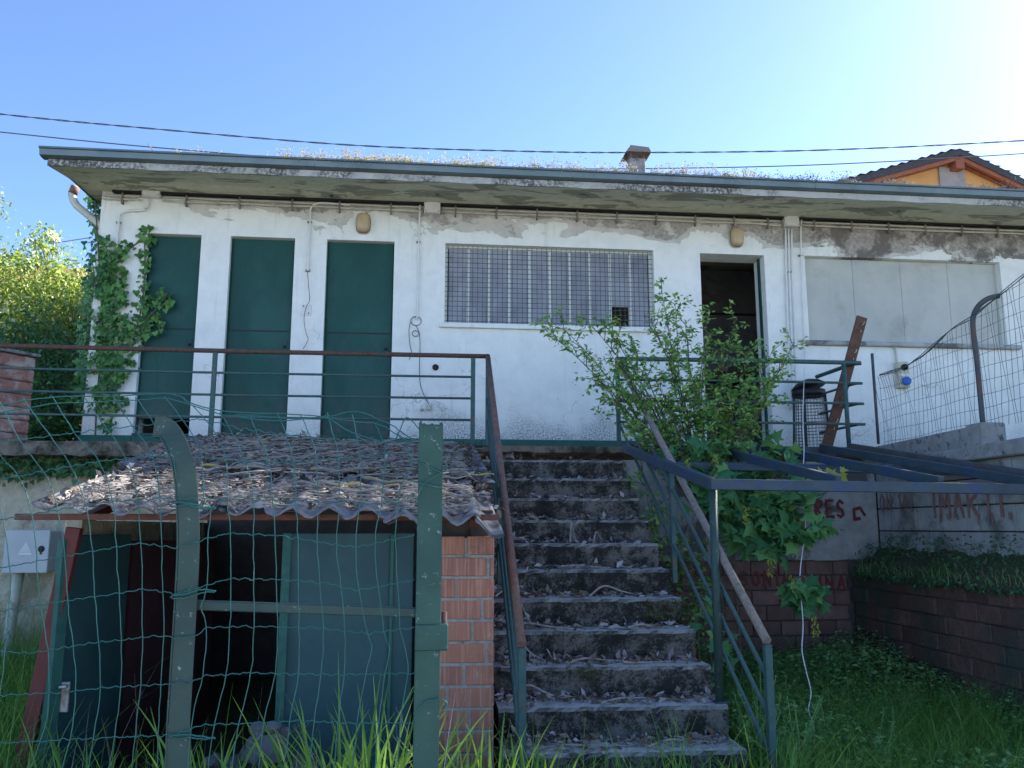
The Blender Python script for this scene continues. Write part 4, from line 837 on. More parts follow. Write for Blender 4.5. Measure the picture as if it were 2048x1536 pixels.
COLS = [[(800, -150), (885, -90), (960, -25), (1040, 5), (1150, 20), (1300, 10), (1400, -2), (1590, -30)],
        [(800, -70), (885, -20), (960, 40), (1040, 66), (1136, 74), (1222, 84), (1300, 95), (1400, 98), (1480, 82), (1590, 40)],
        [(795, -5), (880, 40), (955, 95), (1030, 118), (1120, 130), (1210, 136), (1290, 146), (1380, 152), (1480, 140), (1590, 110)],
        [(796, 45), (868, 98), (930, 140), (1010, 172), (1100, 184), (1192, 190), (1284, 197), (1377, 200), (1474, 188), (1590, 165)],
        [(793, 105), (866, 150), (925, 200), (1005, 226), (1092, 232), (1184, 238), (1278, 243), (1373, 241), (1474, 229), (1590, 205)],
        [(790, 165), (860, 215), (920, 255), (1000, 275), (1086, 282), (1180, 285), (1274, 285), (1369, 281), (1470, 270), (1590, 258)],
        [(790, 225), (855, 268), (912, 306), (996, 320), (1090, 323), (1180, 326), (1272, 328), (1368, 321), (1470, 316), (1590, 312)],
        [(795, 272), (850, 310), (912, 345), (960, 352)],
        [(793, 330), (850, 372), (908, 402), (996, 408), (1020, 422), (1080, 416), (1170, 415), (1215, 402), (1255, 413), (1350, 405), (1440, 385), (1590, 372)],
        [(812, 385), (858, 425), (920, 452), (1000, 455), (1066, 461), (1157, 462), (1254, 460), (1347, 453), (1446, 429), (1590, 410)],
        [(826, 440), (862, 462), (922, 490), (1000, 507), (1068, 507), (1158, 508), (1253, 508), (1346, 502), (1446, 478), (1590, 455)],
        [(829, 500), (870, 515), (920, 538), (1000, 545), (1075, 551), (1160, 553), (1253, 555), (1347, 550), (1446, 528), (1590, 512)],
        [(826, 555), (880, 575), (930, 588), (1003, 592), (1080, 596), (1163, 597), (1255, 598), (1349, 597), (1443, 580), (1590, 562)],
        [(832, 602), (876, 622), (920, 632), (1005, 636), (1087, 634), (1168, 640), (1256, 646), (1349, 643), (1443, 628), (1590, 615)],
        [(826, 655), (876, 668), (920, 678), (1007, 678), (1092, 673), (1175, 682), (1262, 690), (1349, 688), (1443, 676), (1590, 664)],
        [(830, 704), (880, 715), (920, 722), (1007, 720), (1094, 711), (1181, 718), (1267, 735), (1300, 744), (1347, 732), (1446, 715), (1590, 700)],
        [(850, 752), (884, 768), (912, 770), (1007, 762), (1085, 750), (1172, 756), (1262, 768), (1300, 779), (1347, 771), (1446, 757), (1590, 745)],
        [(866, 795), (886, 812), (930, 822), (980, 800), (1075, 791), (1165, 795), (1258, 800), (1300, 812), (1347, 815), (1446, 800), (1590, 790)]]
def wire(pts, r, nm='wire', wob=.0016):
    Q = smooth_path([at(x, y, yf(y)) for x, y in pts], 4)
    Q = [q + Vector((random.uniform(-wob, wob), random.uniform(-wob, wob), random.uniform(-wob, wob))) for q in Q]
    wpart(MB().tube(Q, r, 5), nm, MAT['wire'], gf)
for row in ROWS:      # crimped horizontal strands
    pts = []; x = -120
    while x <= 836: pts.append((x, interp(row, x) + random.uniform(.4, 2.3) * math.sin(x * .24 + random.uniform(-.3, .3)))); x += 13
    wire(pts, .0015)
for c in COLS: wire([(x, y) for y, x in c], .00145)
wire([(-120, 828), (0, 810), (60, 800), (130, 793), (240, 792), (330, 787), (365, 795), (380, 806), (450, 822), (560, 828)], .0019)
wire([(-120, 835), (0, 826), (100, 808), (220, 803), (285, 800), (320, 797), (360, 803), (450, 830), (520, 833), (600, 838)], .0017)
wire([(470, 831), (530, 827), (600, 829), (655, 833), (704, 823), (750, 835), (790, 855), (815, 872), (832, 880)], .0018)
wire([(480, 836), (560, 842), (640, 835), (700, 842), (760, 850), (800, 874), (822, 884)], .0017)
wire([(650, 830), (690, 858), (750, 880), (790, 884), (836, 886)], .0017)
for yy, dy in ((1005, 12), (1190, -8), (1470, 6)):   # ties round the curled post
    wire([(340, yy + 6), (352, yy), (380, yy - 2 + dy * .3), (405, yy - 3 + dy), (432, yy + dy)], .0024, 'tie'); wire([(345, yy + 8), (378, yy + 5), (410, yy + 2 + dy), (428, yy + dy * .6)], .0022, 'tie')
wire([(830, 1006), (850, 965), (885, 945), (895, 932), (888, 925)], .002, 'tie'); wire([(820, 962), (845, 968), (886, 976)], .002, 'tie'); wire([(815, 915), (850, 930), (887, 948)], .002, 'tie')
wire([(828, 1430), (850, 1406), (880, 1399), (893, 1408), (884, 1414)], .0022, 'tie')
wire([(788, 884), (800, 860), (812, 836), (825, 842), (838, 858)], .0018, 'tie')

# ================================================================== VEGETATION
def unit(a): return a / np.maximum(np.linalg.norm(a, axis=1, keepdims=True), 1e-9)
def tmpl(outline, zc=.06, fold=.1):
    c = np.mean(outline, axis=0); V = [(c[0], c[1], zc)] + [(x, y, -fold * abs(x)) for x, y in outline]; n = len(outline)
    return np.array(V, float), np.array([(0, 1 + i, 1 + (i + 1) % n) for i in range(n)])
OVAL = (np.array([(0, 0, 0), (-.25, .42, .09), (0, 1, -.05), (.25, .42, .09)], float), np.array([(0, 1, 2), (0, 2, 3)]))
IVY = tmpl([(0, 0), (-.38, -.12), (-.52, .22), (-.3, .45), (-.16, .72), (0, 1), (.16, .72), (.3, .45), (.52, .22), (.38, -.12)])
MAPLE = tmpl([(0, 0), (-.25, -.06), (-.55, .02), (-.34, .2), (-.62, .52), (-.30, .48), (-.2, .62), (0, 1.05), (.2, .62), (.30, .48), (.62, .52), (.34, .2), (.55, .02), (.25, -.06)], .05, .16)
def place(name, T, pos, tip, nrm, sc, mat, parent=None):
    tv, tf = T; pos = np.asarray(pos, float); N = len(pos); tip = unit(np.asarray(tip, float)); nrm = np.asarray(nrm, float)
    side = unit(np.cross(tip, nrm)); nrm = np.cross(side, tip); sc = np.broadcast_to(np.asarray(sc, float), (N,))[:, None, None]
    V = pos[:, None, :] + sc * (tv[None, :, 0:1] * side[:, None] + tv[None, :, 1:2] * tip[:, None] + tv[None, :, 2:3] * nrm[:, None])
    F = tf[None] + (np.arange(N) * len(tv))[:, None, None]
    o = raw_mesh(name, V.reshape(-1, 3), F.reshape(-1, 3), mat)
    if parent is not None: o.parent = parent; o.matrix_parent_inverse = Matrix.Translation(-parent.location)
    return o
def rnd(n, s=1.): return RNG.normal(0, s, (n, 3))
def blades(base, h, lean, width, segs=5, face=1.0):
    """grass: base (N,3), heights, lean vectors (N,2), widths -> V,F"""
    N = len(base); t = np.linspace(0, 1, segs + 1); az = RNG.uniform(-np.pi, np.pi, N) * face; sx = np.stack([np.cos(az), np.sin(az)], 1)
    droop = RNG.uniform(0, 1, N) ** 2.2 * .75
    V = np.zeros((N, segs + 1, 2, 3))
    for k, a in enumerate(t):
        c = base.copy(); c[:, :2] += lean * (a ** 1.9)[..., None] if np.ndim(a) else lean * a ** 1.9
        c[:, 2] += h * (a - droop * a ** 4); wk = width * (1 - a) ** .7 * .5 + .0004
        for j, s in enumerate((-1, 1)): V[:, k, j, :2] = c[:, :2] + sx * (wk * s)[:, None]; V[:, k, j, 2] = c[:, 2]
    q = []
    for k in range(segs): a = 2 * k; q += [(a, a + 1, a + 3), (a, a + 3, a + 2)]
    F = np.array(q)[None] + (np.arange(N) * (segs + 1) * 2)[:, None, None]
    return V.reshape(-1, 3), F.reshape(-1, 3)
def grass(name, label, N, box, hr, wr, mat, ok=None, lean=.35, zoff=0):
    x = RNG.uniform(box[0], box[1], N); y = RNG.uniform(box[2], box[3], N)
    if ok is not None: k = np.array([ok(a, b) for a, b in zip(x, y)]); x, y = x[k], y[k]
    z = np.array([zg(a, b) for a, b in zip(x, y)]) - .01 + zoff; h = RNG.uniform(*hr, len(x)) * RNG.uniform(.6, 1, len(x)); ln = RNG.normal(0, lean, (len(x), 2)) * h[:, None]
    V, F = blades(np.stack([x, y, z], 1), h, ln, RNG.uniform(*wr, len(x)))
    return tag(raw_mesh(name, V, F, mat), label, 'grass', kind='stuff')
notshed = lambda x, y: not (x > -1.85 and y > 4.66)
grass('tall_grass', 'tall bright grass growing behind the gate and along the shed front', 1500, (-2.4, .55, 2.9, 4.7), (.3, .72), (.005, .014), MAT['g_grass'], notshed, .3)
r_ = np.random.default_rng(21); B, H, LN, W = [], [], [], []
for px, Yc, n, hm in ((405, 3.5, 26, .85), (440, 3.7, 26, .8), (475, 3.4, 20, .75), (540, 3.6, 16, .7), (640, 3.6, 34, .9), (690, 3.4, 46, .98), (735, 3.5, 44, .95), (775, 3.4, 40, .9), (815, 3.6, 30, .8), (600, 3.3, 24, .75), (910, 3.8, 26, .75), (950, 3.7, 26, .72), (985, 3.9, 22, .7), (1060, 4.1, 24, .55), (1090, 4.2, 20, .5), (200, 3.6, 22, .7), (250, 3.4, 24, .72), (300, 3.5, 20, .7), (150, 3.7, 22, .68), (60, 3.6, 24, .66), (100, 3.4, 20, .62)):
    c = at(px, 1400, Yc); a = r_.uniform(0, 2 * np.pi, n); rad = r_.uniform(0, .07, n); B.append(np.stack([c.x + rad * np.cos(a), Yc + rad * np.sin(a), np.full(n, zg(c.x, Yc))], 1)); h_ = hm * r_.uniform(.55, 1.05, n); H.append(h_); LN.append(np.stack([np.cos(a), np.sin(a) * .5], 1) * (h_ * r_.uniform(.05, .55, n))[:, None]); W.append(r_.uniform(.016, .034, n))
V, F = blades(np.concatenate(B), np.concatenate(H), np.concatenate(LN), np.concatenate(W), 9, .3)
tag(raw_mesh('grass_clumps', V, F, MAT['g_grass']), 'broad-bladed arching grass clumps behind the gate', 'grass', kind='stuff')
V, F = blades(np.stack([RNG.uniform(-2.3, .5, 90), RNG.uniform(3.2, 4.6, 90), np.full(90, .08)], 1), RNG.uniform(.4, .9, 90), RNG.normal(0, .12, (90, 2)), RNG.uniform(.003, .006, 90))
tag(raw_mesh('dry_stalks', V, F, MAT['slitter']), 'dry straw stalks among the tall grass', 'grass', kind='stuff')
grass('tall_grass', 'fine meadow grass at the foot of the buff wall', 9000, (-4.6, -1.7, 3.4, 7.85), (.35, .8), (.004, .010), MAT['g_grass'], lambda x, y: x < -1.98 - max(0, 4.9 - y) * 0 or y < 4.6, .3)
grass('grass_tufts', 'grass tufts around the lowest step', 700, (.35, 2.0, 4.0, 4.44), (.2, .62), (.005, .012), MAT['g_grass'], None, .35, .02)
grass('lawn_grass', 'thin wispy grass between the weeds of the yard', 6500, (1.86, 4.0, 3.9, 7.3), (.12, .48), (.002, .006), MAT['g_grass'], lambda x, y: x < 3.86, .4)
grass('lawn_grass', 'fresh yellow-green grass at the near edge of the yard', 8000, (1.9, 4.0, 3.7, 5.9), (.2, .5), (.0025, .006), MAT['g_grass'], None, .4)
# broad-leaved ground cover in the yard
N = 22000; x = RNG.uniform(1.86, 3.88, N); y = RNG.uniform(4.0, 7.45, N); z = np.array([zg(a, b) for a, b in zip(x, y)]); bump = .5 + .5 * np.sin(x * 3.1 + 1) * np.sin(y * 2.7)
pos = np.stack([x, y, z + RNG.uniform(.0, 1, N) ** .7 * (.10 + .22 * bump + .16 * np.clip((x - 2.6) / 1.2, 0, 1) * np.clip((y - 5) / 1.5, 0, 1))], 1); nr = rnd(N, .45) + np.array([0, 0, 1]); tp = rnd(N); tp[:, 2] *= .25
tag(place('ground_cover', OVAL, pos, tp, nr, RNG.uniform(.014, .05, N), MAT['g_weed']), 'low leafy weeds carpeting the shaded yard', 'weeds', kind='stuff')
N = 1200; y = RNG.uniform(4.4, 7.45, N); k = RNG.uniform(0, 1, N); pos = np.stack([3.88 + .33 * k, y, 1.15 + .24 * k ** .8 + RNG.uniform(0, .14, N)], 1); pos = np.concatenate([pos, np.stack([np.full(900, 3.88) + RNG.uniform(-.05, .02, 900), RNG.uniform(4.4, 7.4, 900), 1.17 - RNG.uniform(0, .14, 900) ** 1.5], 1)])
tp = rnd(len(pos)); tp[:, 2] -= .3
tag(place('ledge_growth', OVAL, pos, tp, rnd(len(pos), .5) + np.array([-.5, -.3, 1]), RNG.uniform(.015, .042, len(pos)), MAT['darkleaf']), 'moss and creeping weeds on the ledge of the side wall', 'weeds', kind='stuff')
V, F = blades(np.stack([3.9 + RNG.uniform(0, .28, 1500), RNG.uniform(4.4, 7.4, 1500), np.full(1500, 1.16)], 1), RNG.uniform(.03, .15, 1500), RNG.normal(0, .04, (1500, 2)), RNG.uniform(.002, .005, 1500))
tag(raw_mesh('ledge_grass', V, F, MAT['g_weed']), 'thin grass rooted on the ledge of the side wall', 'grass', kind='stuff')
# tall weed stems rising from the yard beside the railing
def weed(label, base, h, n, seed):
    r = random.Random(seed); t = thing('weed', label, 'weed', base, 'leggy weeds by the stair foot'); m = MB(); lp, lt = [], []
    for k in range(n):
        a = r.uniform(0, 6.28); hh = h * r.uniform(.6, 1); e = Vector(base) + Vector((math.cos(a) * .25 * hh, math.sin(a) * .25 * hh, hh)); P = smooth_path([base, Vector(base).lerp(e, .5) + Vector((r.uniform(-.03, .03), 0, .03)), e], 5); m.tube(P, .0022, 5)
        for q in P[3:]:
            for s in range(4): b = r.uniform(0, 6.28); lp.append(q); lt.append((math.cos(b), math.sin(b), .3))
    wpart(m, 'stems', MAT['g_weed'], t); place('leaves', OVAL, np.array([tuple(p) for p in lp]), np.array(lt), np.tile([0., 0, 1], (len(lp), 1)), RNG.uniform(.012, .03, len(lp)), MAT['g_weed'], t)
for k, (x, y, h) in enumerate(((1.90, 4.75, .55), (1.95, 5.0, .6), (2.0, 4.55, .5), (2.15, 4.8, .5), (1.88, 4.4, .5), (2.35, 5.0, .45), (2.5, 4.6, .45), (2.25, 5.4, .5), (.47, 4.9, .35))):
    weed('leggy green weed with tiny whorled leaves beside the stair foot', (x, y, zg(x, y)), h, 7, k)

def bush(name, label, cat, base, tips, leaf, mat, ntw=14, twl=.35, lpt=16, size=(.03, .055), r0=.02, group=None, seed=1, droop=.2, up=.6):
    """woody plant: limbs from the base to each tip, side twigs, leaves along the twigs"""
    r = random.Random(seed); t = thing(name, label, cat, base, group); base = Vector(base); m = MB(); lp, lt = [], []
    for tip in tips:
        tip = Vector(tip); L = (tip - base).length; mid = base.lerp(tip, .5) + Vector((r.uniform(-.08, .08), r.uniform(-.08, .08), .10 * L)) ; P = smooth_path([base, base.lerp(mid, .6), mid, mid.lerp(tip, .55) + Vector((0, 0, .03)), tip], 5)
        m.tube(P, [r0 * (1 - .85 * i / (len(P) - 1)) for i in range(len(P))], 6)
        for k in range(ntw):
            f = .30 + .70 * (k + r.random()) / ntw; q = P[min(int(f * (len(P) - 1)), len(P) - 2)]; d = Vector((r.gauss(0, 1), r.gauss(0, 1), r.gauss(.25, .6))).normalized() + (tip - base).normalized() * .9; d.normalize()
            l = twl * r.uniform(.45, 1) * (1.15 - .6 * f); e = q + d * l; h_ = q.lerp(e, .5) + Vector((0, 0, .04 * l)); S = smooth_path([q, h_, e - Vector((0, 0, droop * l * .3))], 4); m.tube(S, [.0045 * (1 - .8 * i / (len(S) - 1)) for i in range(len(S))], 4)
            for i in range(lpt):
                g = r.random() ** .8; s_ = S[min(int(g * (len(S) - 1) + .5), len(S) - 1)]; jj = .035 + .03 * twl
                lp.append(s_ + Vector((r.gauss(0, jj * .5), r.gauss(0, jj * .5), r.gauss(0, jj * .5)))); v = Vector((r.gauss(0, 1), r.gauss(0, 1), r.gauss(-droop, .5))) + d * .7; lt.append(v)
    wpart(m, 'branches', MAT['bark'], t); n = len(lp)
    place('foliage', leaf, np.array([tuple(p) for p in lp]), np.array([tuple(p) for p in lt]), rnd(n, .5) + np.array([0, -.25, up]), RNG.uniform(*size, n), MAT[mat], t)
    return t
tips = [at(1085, 655, 6.5), at(1120, 650, 6.6), at(1165, 630, 6.7), at(1210, 650, 6.7), at(1180, 745, 6.6), at(1215, 700, 6.9), at(1260, 680, 6.8), at(1300, 640, 6.9), at(1322, 578, 6.9), at(1350, 600, 7.0), at(1370, 640, 6.8), at(1415, 630, 7.0), at(1410, 680, 6.7), at(1450, 700, 6.9),
        at(1500, 700, 7.0), at(1545, 700, 7.0), at(1590, 685, 6.9), at(1570, 730, 6.7), at(1500, 760, 6.6), at(1450, 760, 6.8), at(1380, 740, 6.6), at(1310, 760, 6.7), at(1540, 800, 6.7), at(1440, 820, 6.5), at(1250, 790, 6.6), at(1280, 860, 6.5), at(1340, 820, 6.8), at(1215, 800, 6.7), at(1240, 730, 6.8), at(1330, 690, 6.7), at(1470, 640, 7.0)]
bush('plum_shrub', 'bushy green shrub growing up through the stair railing by the doorway', 'shrub', (2.36, 6.85, 1.55), tips, OVAL, 'plum', 13, .36, 19, (.028, .062), .009, None, 3, .5)
wpart(MB().tube(smooth_path([(2.42, 6.9, .28), (2.46, 6.88, .9), (2.36, 6.85, 1.58)], 4), .02, 7), 'trunk', MAT['bark'], bpy.data.objects['plum_shrub'])
tips = [at(1290, 960, 6.9), at(1320, 1000, 6.6), at(1350, 1060, 6.4), at(1300, 1040, 6.7), at(1380, 1100, 6.3), at(1330, 930, 6.8), at(1280, 920, 7.0), at(1400, 1180, 6.0), at(1420, 1010, 6.5)]
bush('low_shrub', 'low leafy shrub between the stair railing bars', 'shrub', (2.05, 6.55, .3), tips, OVAL, 'plum', 8, .30, 13, (.03, .065), .008, None, 4, .5)
tips = [at(x, y, Y) for x, y, Y in ((1390, 900, 6.4), (1340, 912, 6.5), (1440, 895, 6.5), (1500, 900, 6.7), (1555, 895, 6.6), (1600, 905, 6.6), (1440, 960, 6.2), (1490, 985, 6.2), (1540, 990, 6.1), (1590, 985, 6.2), (1615, 1000, 6.0), (1640, 1040, 5.9), (1590, 1035, 6.0), (1530, 1030, 6.1), (1480, 1030, 6.2), (1450, 1000, 6.2), (1570, 1070, 6.0), (1605, 1075, 5.9), (1430, 1010, 6.3), (1500, 1060, 6.1), (1600, 1098, 5.9), (1555, 1105, 6.0), (1515, 1085, 6.1), (1640, 1082, 5.9), (1465, 1080, 6.2))]
ms = bush('maple_sapling', 'broad-leaved maple sapling growing through the canopy frame', 'sapling', (2.42, 6.5, 1.55), tips, MAPLE, 'maple', 5, .28, 6, (.06, .155), .008, None, 6, .6)
wpart(MB().tube(smooth_path([(2.5, 6.6, .28), (2.46, 6.55, .9), (2.42, 6.5, 1.64)], 4), .014, 6), 'trunk', MAT['bark'], ms)
n = 13; c_ = [at(1635 + 22 * (k % 4) - 20, 938 + 10 * (k % 3), 5.9) for k in range(n)]  # yellow-green colour paints sun shining through these leaves
tag(place('backlit_tint_leaves', MAPLE, [tuple(q) for q in c_], rnd(n, .5) + np.array([.5, 0, -.7]), rnd(n, .3) + np.array([0, -.8, .6]), RNG.uniform(.05, .085, n), MAT['samara_and_backlit']), 'maple leaves tinted yellow-green as if backlit, poking through the canopy frame', 'leaves', kind='stuff')
bush('maple_sapling', 'small tuft of maple leaves hanging on the white cord', 'sapling', tuple(at(1606, 1150, 5.75)), [at(1590, 1200, 5.7), at(1640, 1195, 5.75), at(1620, 1225, 5.7), at(1600, 1215, 5.8)], MAPLE, 'maple', 4, .10, 4, (.075, .12), .005, None, 8, .8)
bush('maple_sprig', 'low maple sprig at the edge of the steps behind the railing', 'sapling', (1.95, 5.6, .3), [at(1400, 1190, 5.6), at(1425, 1225, 5.5), at(1440, 1290, 5.5), at(1395, 1240, 5.6)], MAPLE, 'maple', 3, .12, 4, (.06, .11), .006, None, 9, .6)
for k, (px, py, Y) in enumerate(((1375, 915, 6.2), (1430, 905, 6.3), (1516, 985, 6.1), (1490, 1010, 6.0), (1540, 1115, 5.9), (1585, 1150, 5.7), (1628, 1232, 5.65))):
    p = at(px, py, Y); n = 46; pos = np.array(tuple(p)) + np.stack([RNG.normal(0, .012, n), RNG.normal(0, .012, n), -RNG.uniform(0, .13, n)], 1); tp = rnd(n, .4) + np.array([0, 0, -1.])
    tag(place('flower_tassel', OVAL, pos, tp, rnd(n), RNG.uniform(.015, .03, n), MAT['samara_and_backlit']), 'yellow-green drooping maple flower tassel among the leaves', 'flower', 'maple flower tassels')
# cord hanging through the canopy frame
o = MB().tube(smooth_path([at(1609, 735, 7.3), at(1606, 830, 7.0), at(1608, 900, 6.5), at(1606, 960, 6.2), at(1611, 1050, 6.0), at(1600, 1150, 5.8), at(1606, 1245, 5.6), at(1604, 1300, 5.5), at(1613, 1345, 5.4), at(1622, 1385, 5.3), at(1617, 1420, 5.25), at(1627, 1450, 5.2), at(1629, 1490, 5.15), at(1622, 1530, 5.1)], 6), .0038, 6).build('hanging_cord', MAT['rope'])
tag(o, 'thin white cord hanging through the canopy frame into the weeds', 'cord')

# ivy on the building corner
iv = thing('ivy', 'dark green ivy climbing the building corner and first green door', 'ivy', (-3.4, 8.75, 2.3))
pos, nr, sz = [], [], []
for cx, cy, rx, ry, n in ((200, 520, 32, 55, 170), (200, 600, 36, 60, 240), (195, 690, 36, 60, 240), (222, 560, 30, 60, 130), (205, 745, 42, 45, 170), (180, 790, 38, 28, 90), (235, 640, 36, 60, 120), (190, 430, 13, 45, 60), (186, 395, 12, 22, 40), (292, 470, 15, 18, 22), (291, 530, 11, 60, 45), (286, 615, 14, 50, 45), (322, 598, 20, 20, 34), (298, 648, 34, 26, 60), (262, 672, 30, 34, 60), (255, 500, 26, 16, 26), (218, 800, 36, 20, 40), (205, 845, 26, 14, 20), (238, 725, 34, 30, 50), (172, 640, 12, 120, 80), (165, 720, 14, 110, 90)):
    for _ in range(int(n * 1.2)):
        a, q = RNG.uniform(0, 2 * np.pi), RNG.uniform(0, 1) ** .5; px, py = cx + rx * q * math.cos(a), cy + ry * q * math.sin(a)
        Y = YW - RNG.uniform(.01, .10) if px > 200 else YW + RNG.uniform(-.08, .45)
        if px < 205 and py < 460: Y = YW + RNG.uniform(.32, .6)
        if px > 262 and py > 460: Y = YW + .05 - RNG.uniform(.0, .09)
        pos.append(tuple(at(px + RNG.normal(0, 3), py + RNG.normal(0, 4), Y))); nr.append((RNG.normal(0, .35) - (.5 if px < 195 else 0), -1, RNG.normal(.45, .35))); sz.append(RNG.uniform(.032, .078))
n = len(pos); tp = rnd(n, .45) + np.array([0, -.1, -1.])
place('leaves', IVY, pos, tp, nr, sz, MAT['ivy'], iv)
m = MB()
for pts in ([(190, 880), (195, 780), (205, 680), (200, 560), (195, 470), (190, 400)], [(205, 800), (240, 690), (275, 655), (320, 610), (335, 585)], [(270, 670), (285, 600), (290, 520), (288, 465)], [(215, 560), (250, 505), (285, 480)]):
    m.tube(smooth_path([at(x, y, YW - .012) for x, y in pts], 5), .007, 5)
wpart(m, 'stems', MAT['bark'], iv)

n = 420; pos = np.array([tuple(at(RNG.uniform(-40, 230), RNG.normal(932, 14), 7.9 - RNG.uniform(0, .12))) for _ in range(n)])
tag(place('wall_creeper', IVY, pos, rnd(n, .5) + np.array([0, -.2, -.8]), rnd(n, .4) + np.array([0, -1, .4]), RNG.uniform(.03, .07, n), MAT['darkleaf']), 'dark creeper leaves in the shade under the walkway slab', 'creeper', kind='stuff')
# trees and bushes left of the building
def crown_tree(name, label, base, blobs, n, size, mat, seed, group=None, trunk=.07, tipz=-.35, dens=.22):
    t = thing(name, label, 'tree', base, group); r = np.random.default_rng(seed); P = []
    wts = np.array([b[3] * b[4] * b[5] for b in blobs]) ** .75; wts /= wts.sum()
    m = MB(); base = Vector(base)
    for b, w_ in zip(blobs, wts):
        k = int(n * w_); nc = max(6, int(k / 26)); c = r.normal(0, 1, (nc, 3)); c = c / np.linalg.norm(c, axis=1, keepdims=True) * r.uniform(.45, 1.08, (nc, 1)); c = c * np.array(b[3:6]) + np.array(b[:3])
        idx = r.integers(0, nc, k); P.append(c[idx] + r.normal(0, 1, (k, 3)) * dens * np.array([1, 1, .8]) * r.uniform(.6, 1.2, (nc, 1))[idx])
        for q in c[::3]: q = Vector(q); f = base + Vector((0, 0, (b[2] - base.z) * .5)); m.tube(smooth_path([f, f.lerp(Vector(b[:3]), .7), q], 4), [.014, .012, .01, .009, .008, .006, .005, .004, .002], 5)
    P = np.concatenate(P); top = max(b[2] for b in blobs)
    wpart(MB().tube(smooth_path([base, base + Vector((.05, 0, (top - base.z) * .4)), base + Vector((0, .05, (top - base.z) * .8))], 4), [trunk * (1 - .08 * i) for i in range(9)], 8), 'trunk', MAT['bark'], t)
    wpart(m, 'limbs', MAT['bark'], t); N = len(P)
    place('crown', OVAL, P, r.normal(0, 1, (N, 3)) + np.array([0, 0, tipz]), r.normal(0, .6, (N, 3)) + np.array([.15, -.1, .8]), r.uniform(*size, N), MAT[mat], t)
    return t
crown_tree('leafy_tree', 'sunlit yellow-green tree close against the ivy-covered corner', (-5.1, 12.0, 2.26), [(-4.9, 12, 4.5, .75, .8, .72), (-5.5, 12.1, 4.95, .5, .6, .5), (-4.6, 11.6, 4.2, .6, .7, .8), (-5.3, 11.8, 3.6, .9, .8, .8), (-5.4, 12.1, 5.5, .2, .25, .34)], 19000, (.045, .085), 'treeleaf', 1, dens=.12)
crown_tree('leafy_tree', 'taller sunlit tree with glossy leaves and painted pale glints behind the brick pillar', (-6.5, 12.6, 2.26), [(-6.5, 12.5, 4.4, .9, .9, 1.1), (-6.35, 12.7, 5.2, .5, .6, .5), (-6.8, 12.8, 6.3, .38, .4, .3), (-7.6, 12.9, 5.2, 1.1, 1, 1.4)], 15000, (.05, .10), 'treeleaf', 2, dens=.14)
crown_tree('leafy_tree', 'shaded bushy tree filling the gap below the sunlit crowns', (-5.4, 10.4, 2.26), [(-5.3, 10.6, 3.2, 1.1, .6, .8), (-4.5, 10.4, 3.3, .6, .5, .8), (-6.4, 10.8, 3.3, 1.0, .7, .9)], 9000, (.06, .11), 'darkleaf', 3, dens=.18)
crown_tree('shaded_bush', 'bush with shade-dark leaf colour behind the railing beside the brick pillar', (-4.1, 9.6, 2.26), [(-4.1, 9.7, 2.9, .55, .35, .5), (-4.75, 9.7, 2.9, .6, .4, .55), (-3.8, 9.4, 2.6, .35, .3, .3)], 3600, (.06, .11), 'darkleaf', 4, trunk=.03, dens=.14)  # shadow on the lower bushes is painted by the dark leaf colour
bush('leafy_shrub', 'bright leafy shoots among the dark bush behind the railing', 'shrub', (-4.0, 9.1, 2.3), [at(x, y, 9.0) for x, y in ((85, 760), (95, 850), (110, 865), (60, 870), (130, 800), (45, 800), (130, 860))], OVAL, 'ivy', 6, .3, 12, (.05, .1), .01, None, 12, .4)

crown_tree('tall_tree', 'tall tree on the terrace beyond the end of the building', (12.9, 10.8, 2.26), [(12.6, 10.6, 10.0, 2.0, 2.0, 2.2), (14.0, 11.2, 11.0, 2.0, 2.0, 2.0), (12.1, 10.2, 8.4, 1.1, 1.3, 1.2), (12.9, 12.4, 11.8, 1.9, 1.7, 1.5)], 4000, (.16, .26), 'treeleaf', 8, trunk=.2, dens=.3)

# sedum on the roof edge
def sedum(label, px0, px1, n, col, h, seed, grp):
    r = np.random.default_rng(seed); g = thing('sedum_clump', label, 'plant', at((px0 + px1) / 2, 330, 8.05), grp); a, b = at(px0, 330, 8.05).x, at(px1, 330, 8.05).x
    x = r.uniform(a, b, n); y = r.uniform(7.868, 7.96, n); z = np.full(n, 5.05); V, F = blades(np.stack([x, y, z], 1), (.05 + r.uniform(.3, 1, n) * h * 1.15), r.normal(0, .03, (n, 2)), np.full(n, .004), 3)
    tops = V.reshape(n, 4, 2, 3)[:, -1, 0]; o = raw_mesh('stems', V, F, MAT[col]); o['kind'] = 'stuff'; o.parent = g; o.matrix_parent_inverse = Matrix.Translation(-g.location)
    k = 7; pos = np.repeat(tops, k, 0) + r.normal(0, .014, (n * k, 3)); pos2 = np.stack([r.normal(r.uniform(a, b, 7)[r.integers(0, 7, n * 9)], .05), r.uniform(7.835, 7.95, n * 9), 5.10 + r.uniform(-.02, .045, n * 9)], 1); pos = np.concatenate([pos, pos2])
    place('heads', OVAL, pos, r.normal(0, 1, (len(pos), 3)), r.normal(0, 1, (len(pos), 3)), r.uniform(.010, .026, len(pos)), MAT[col], g)['kind'] = 'stuff'
ks = 0
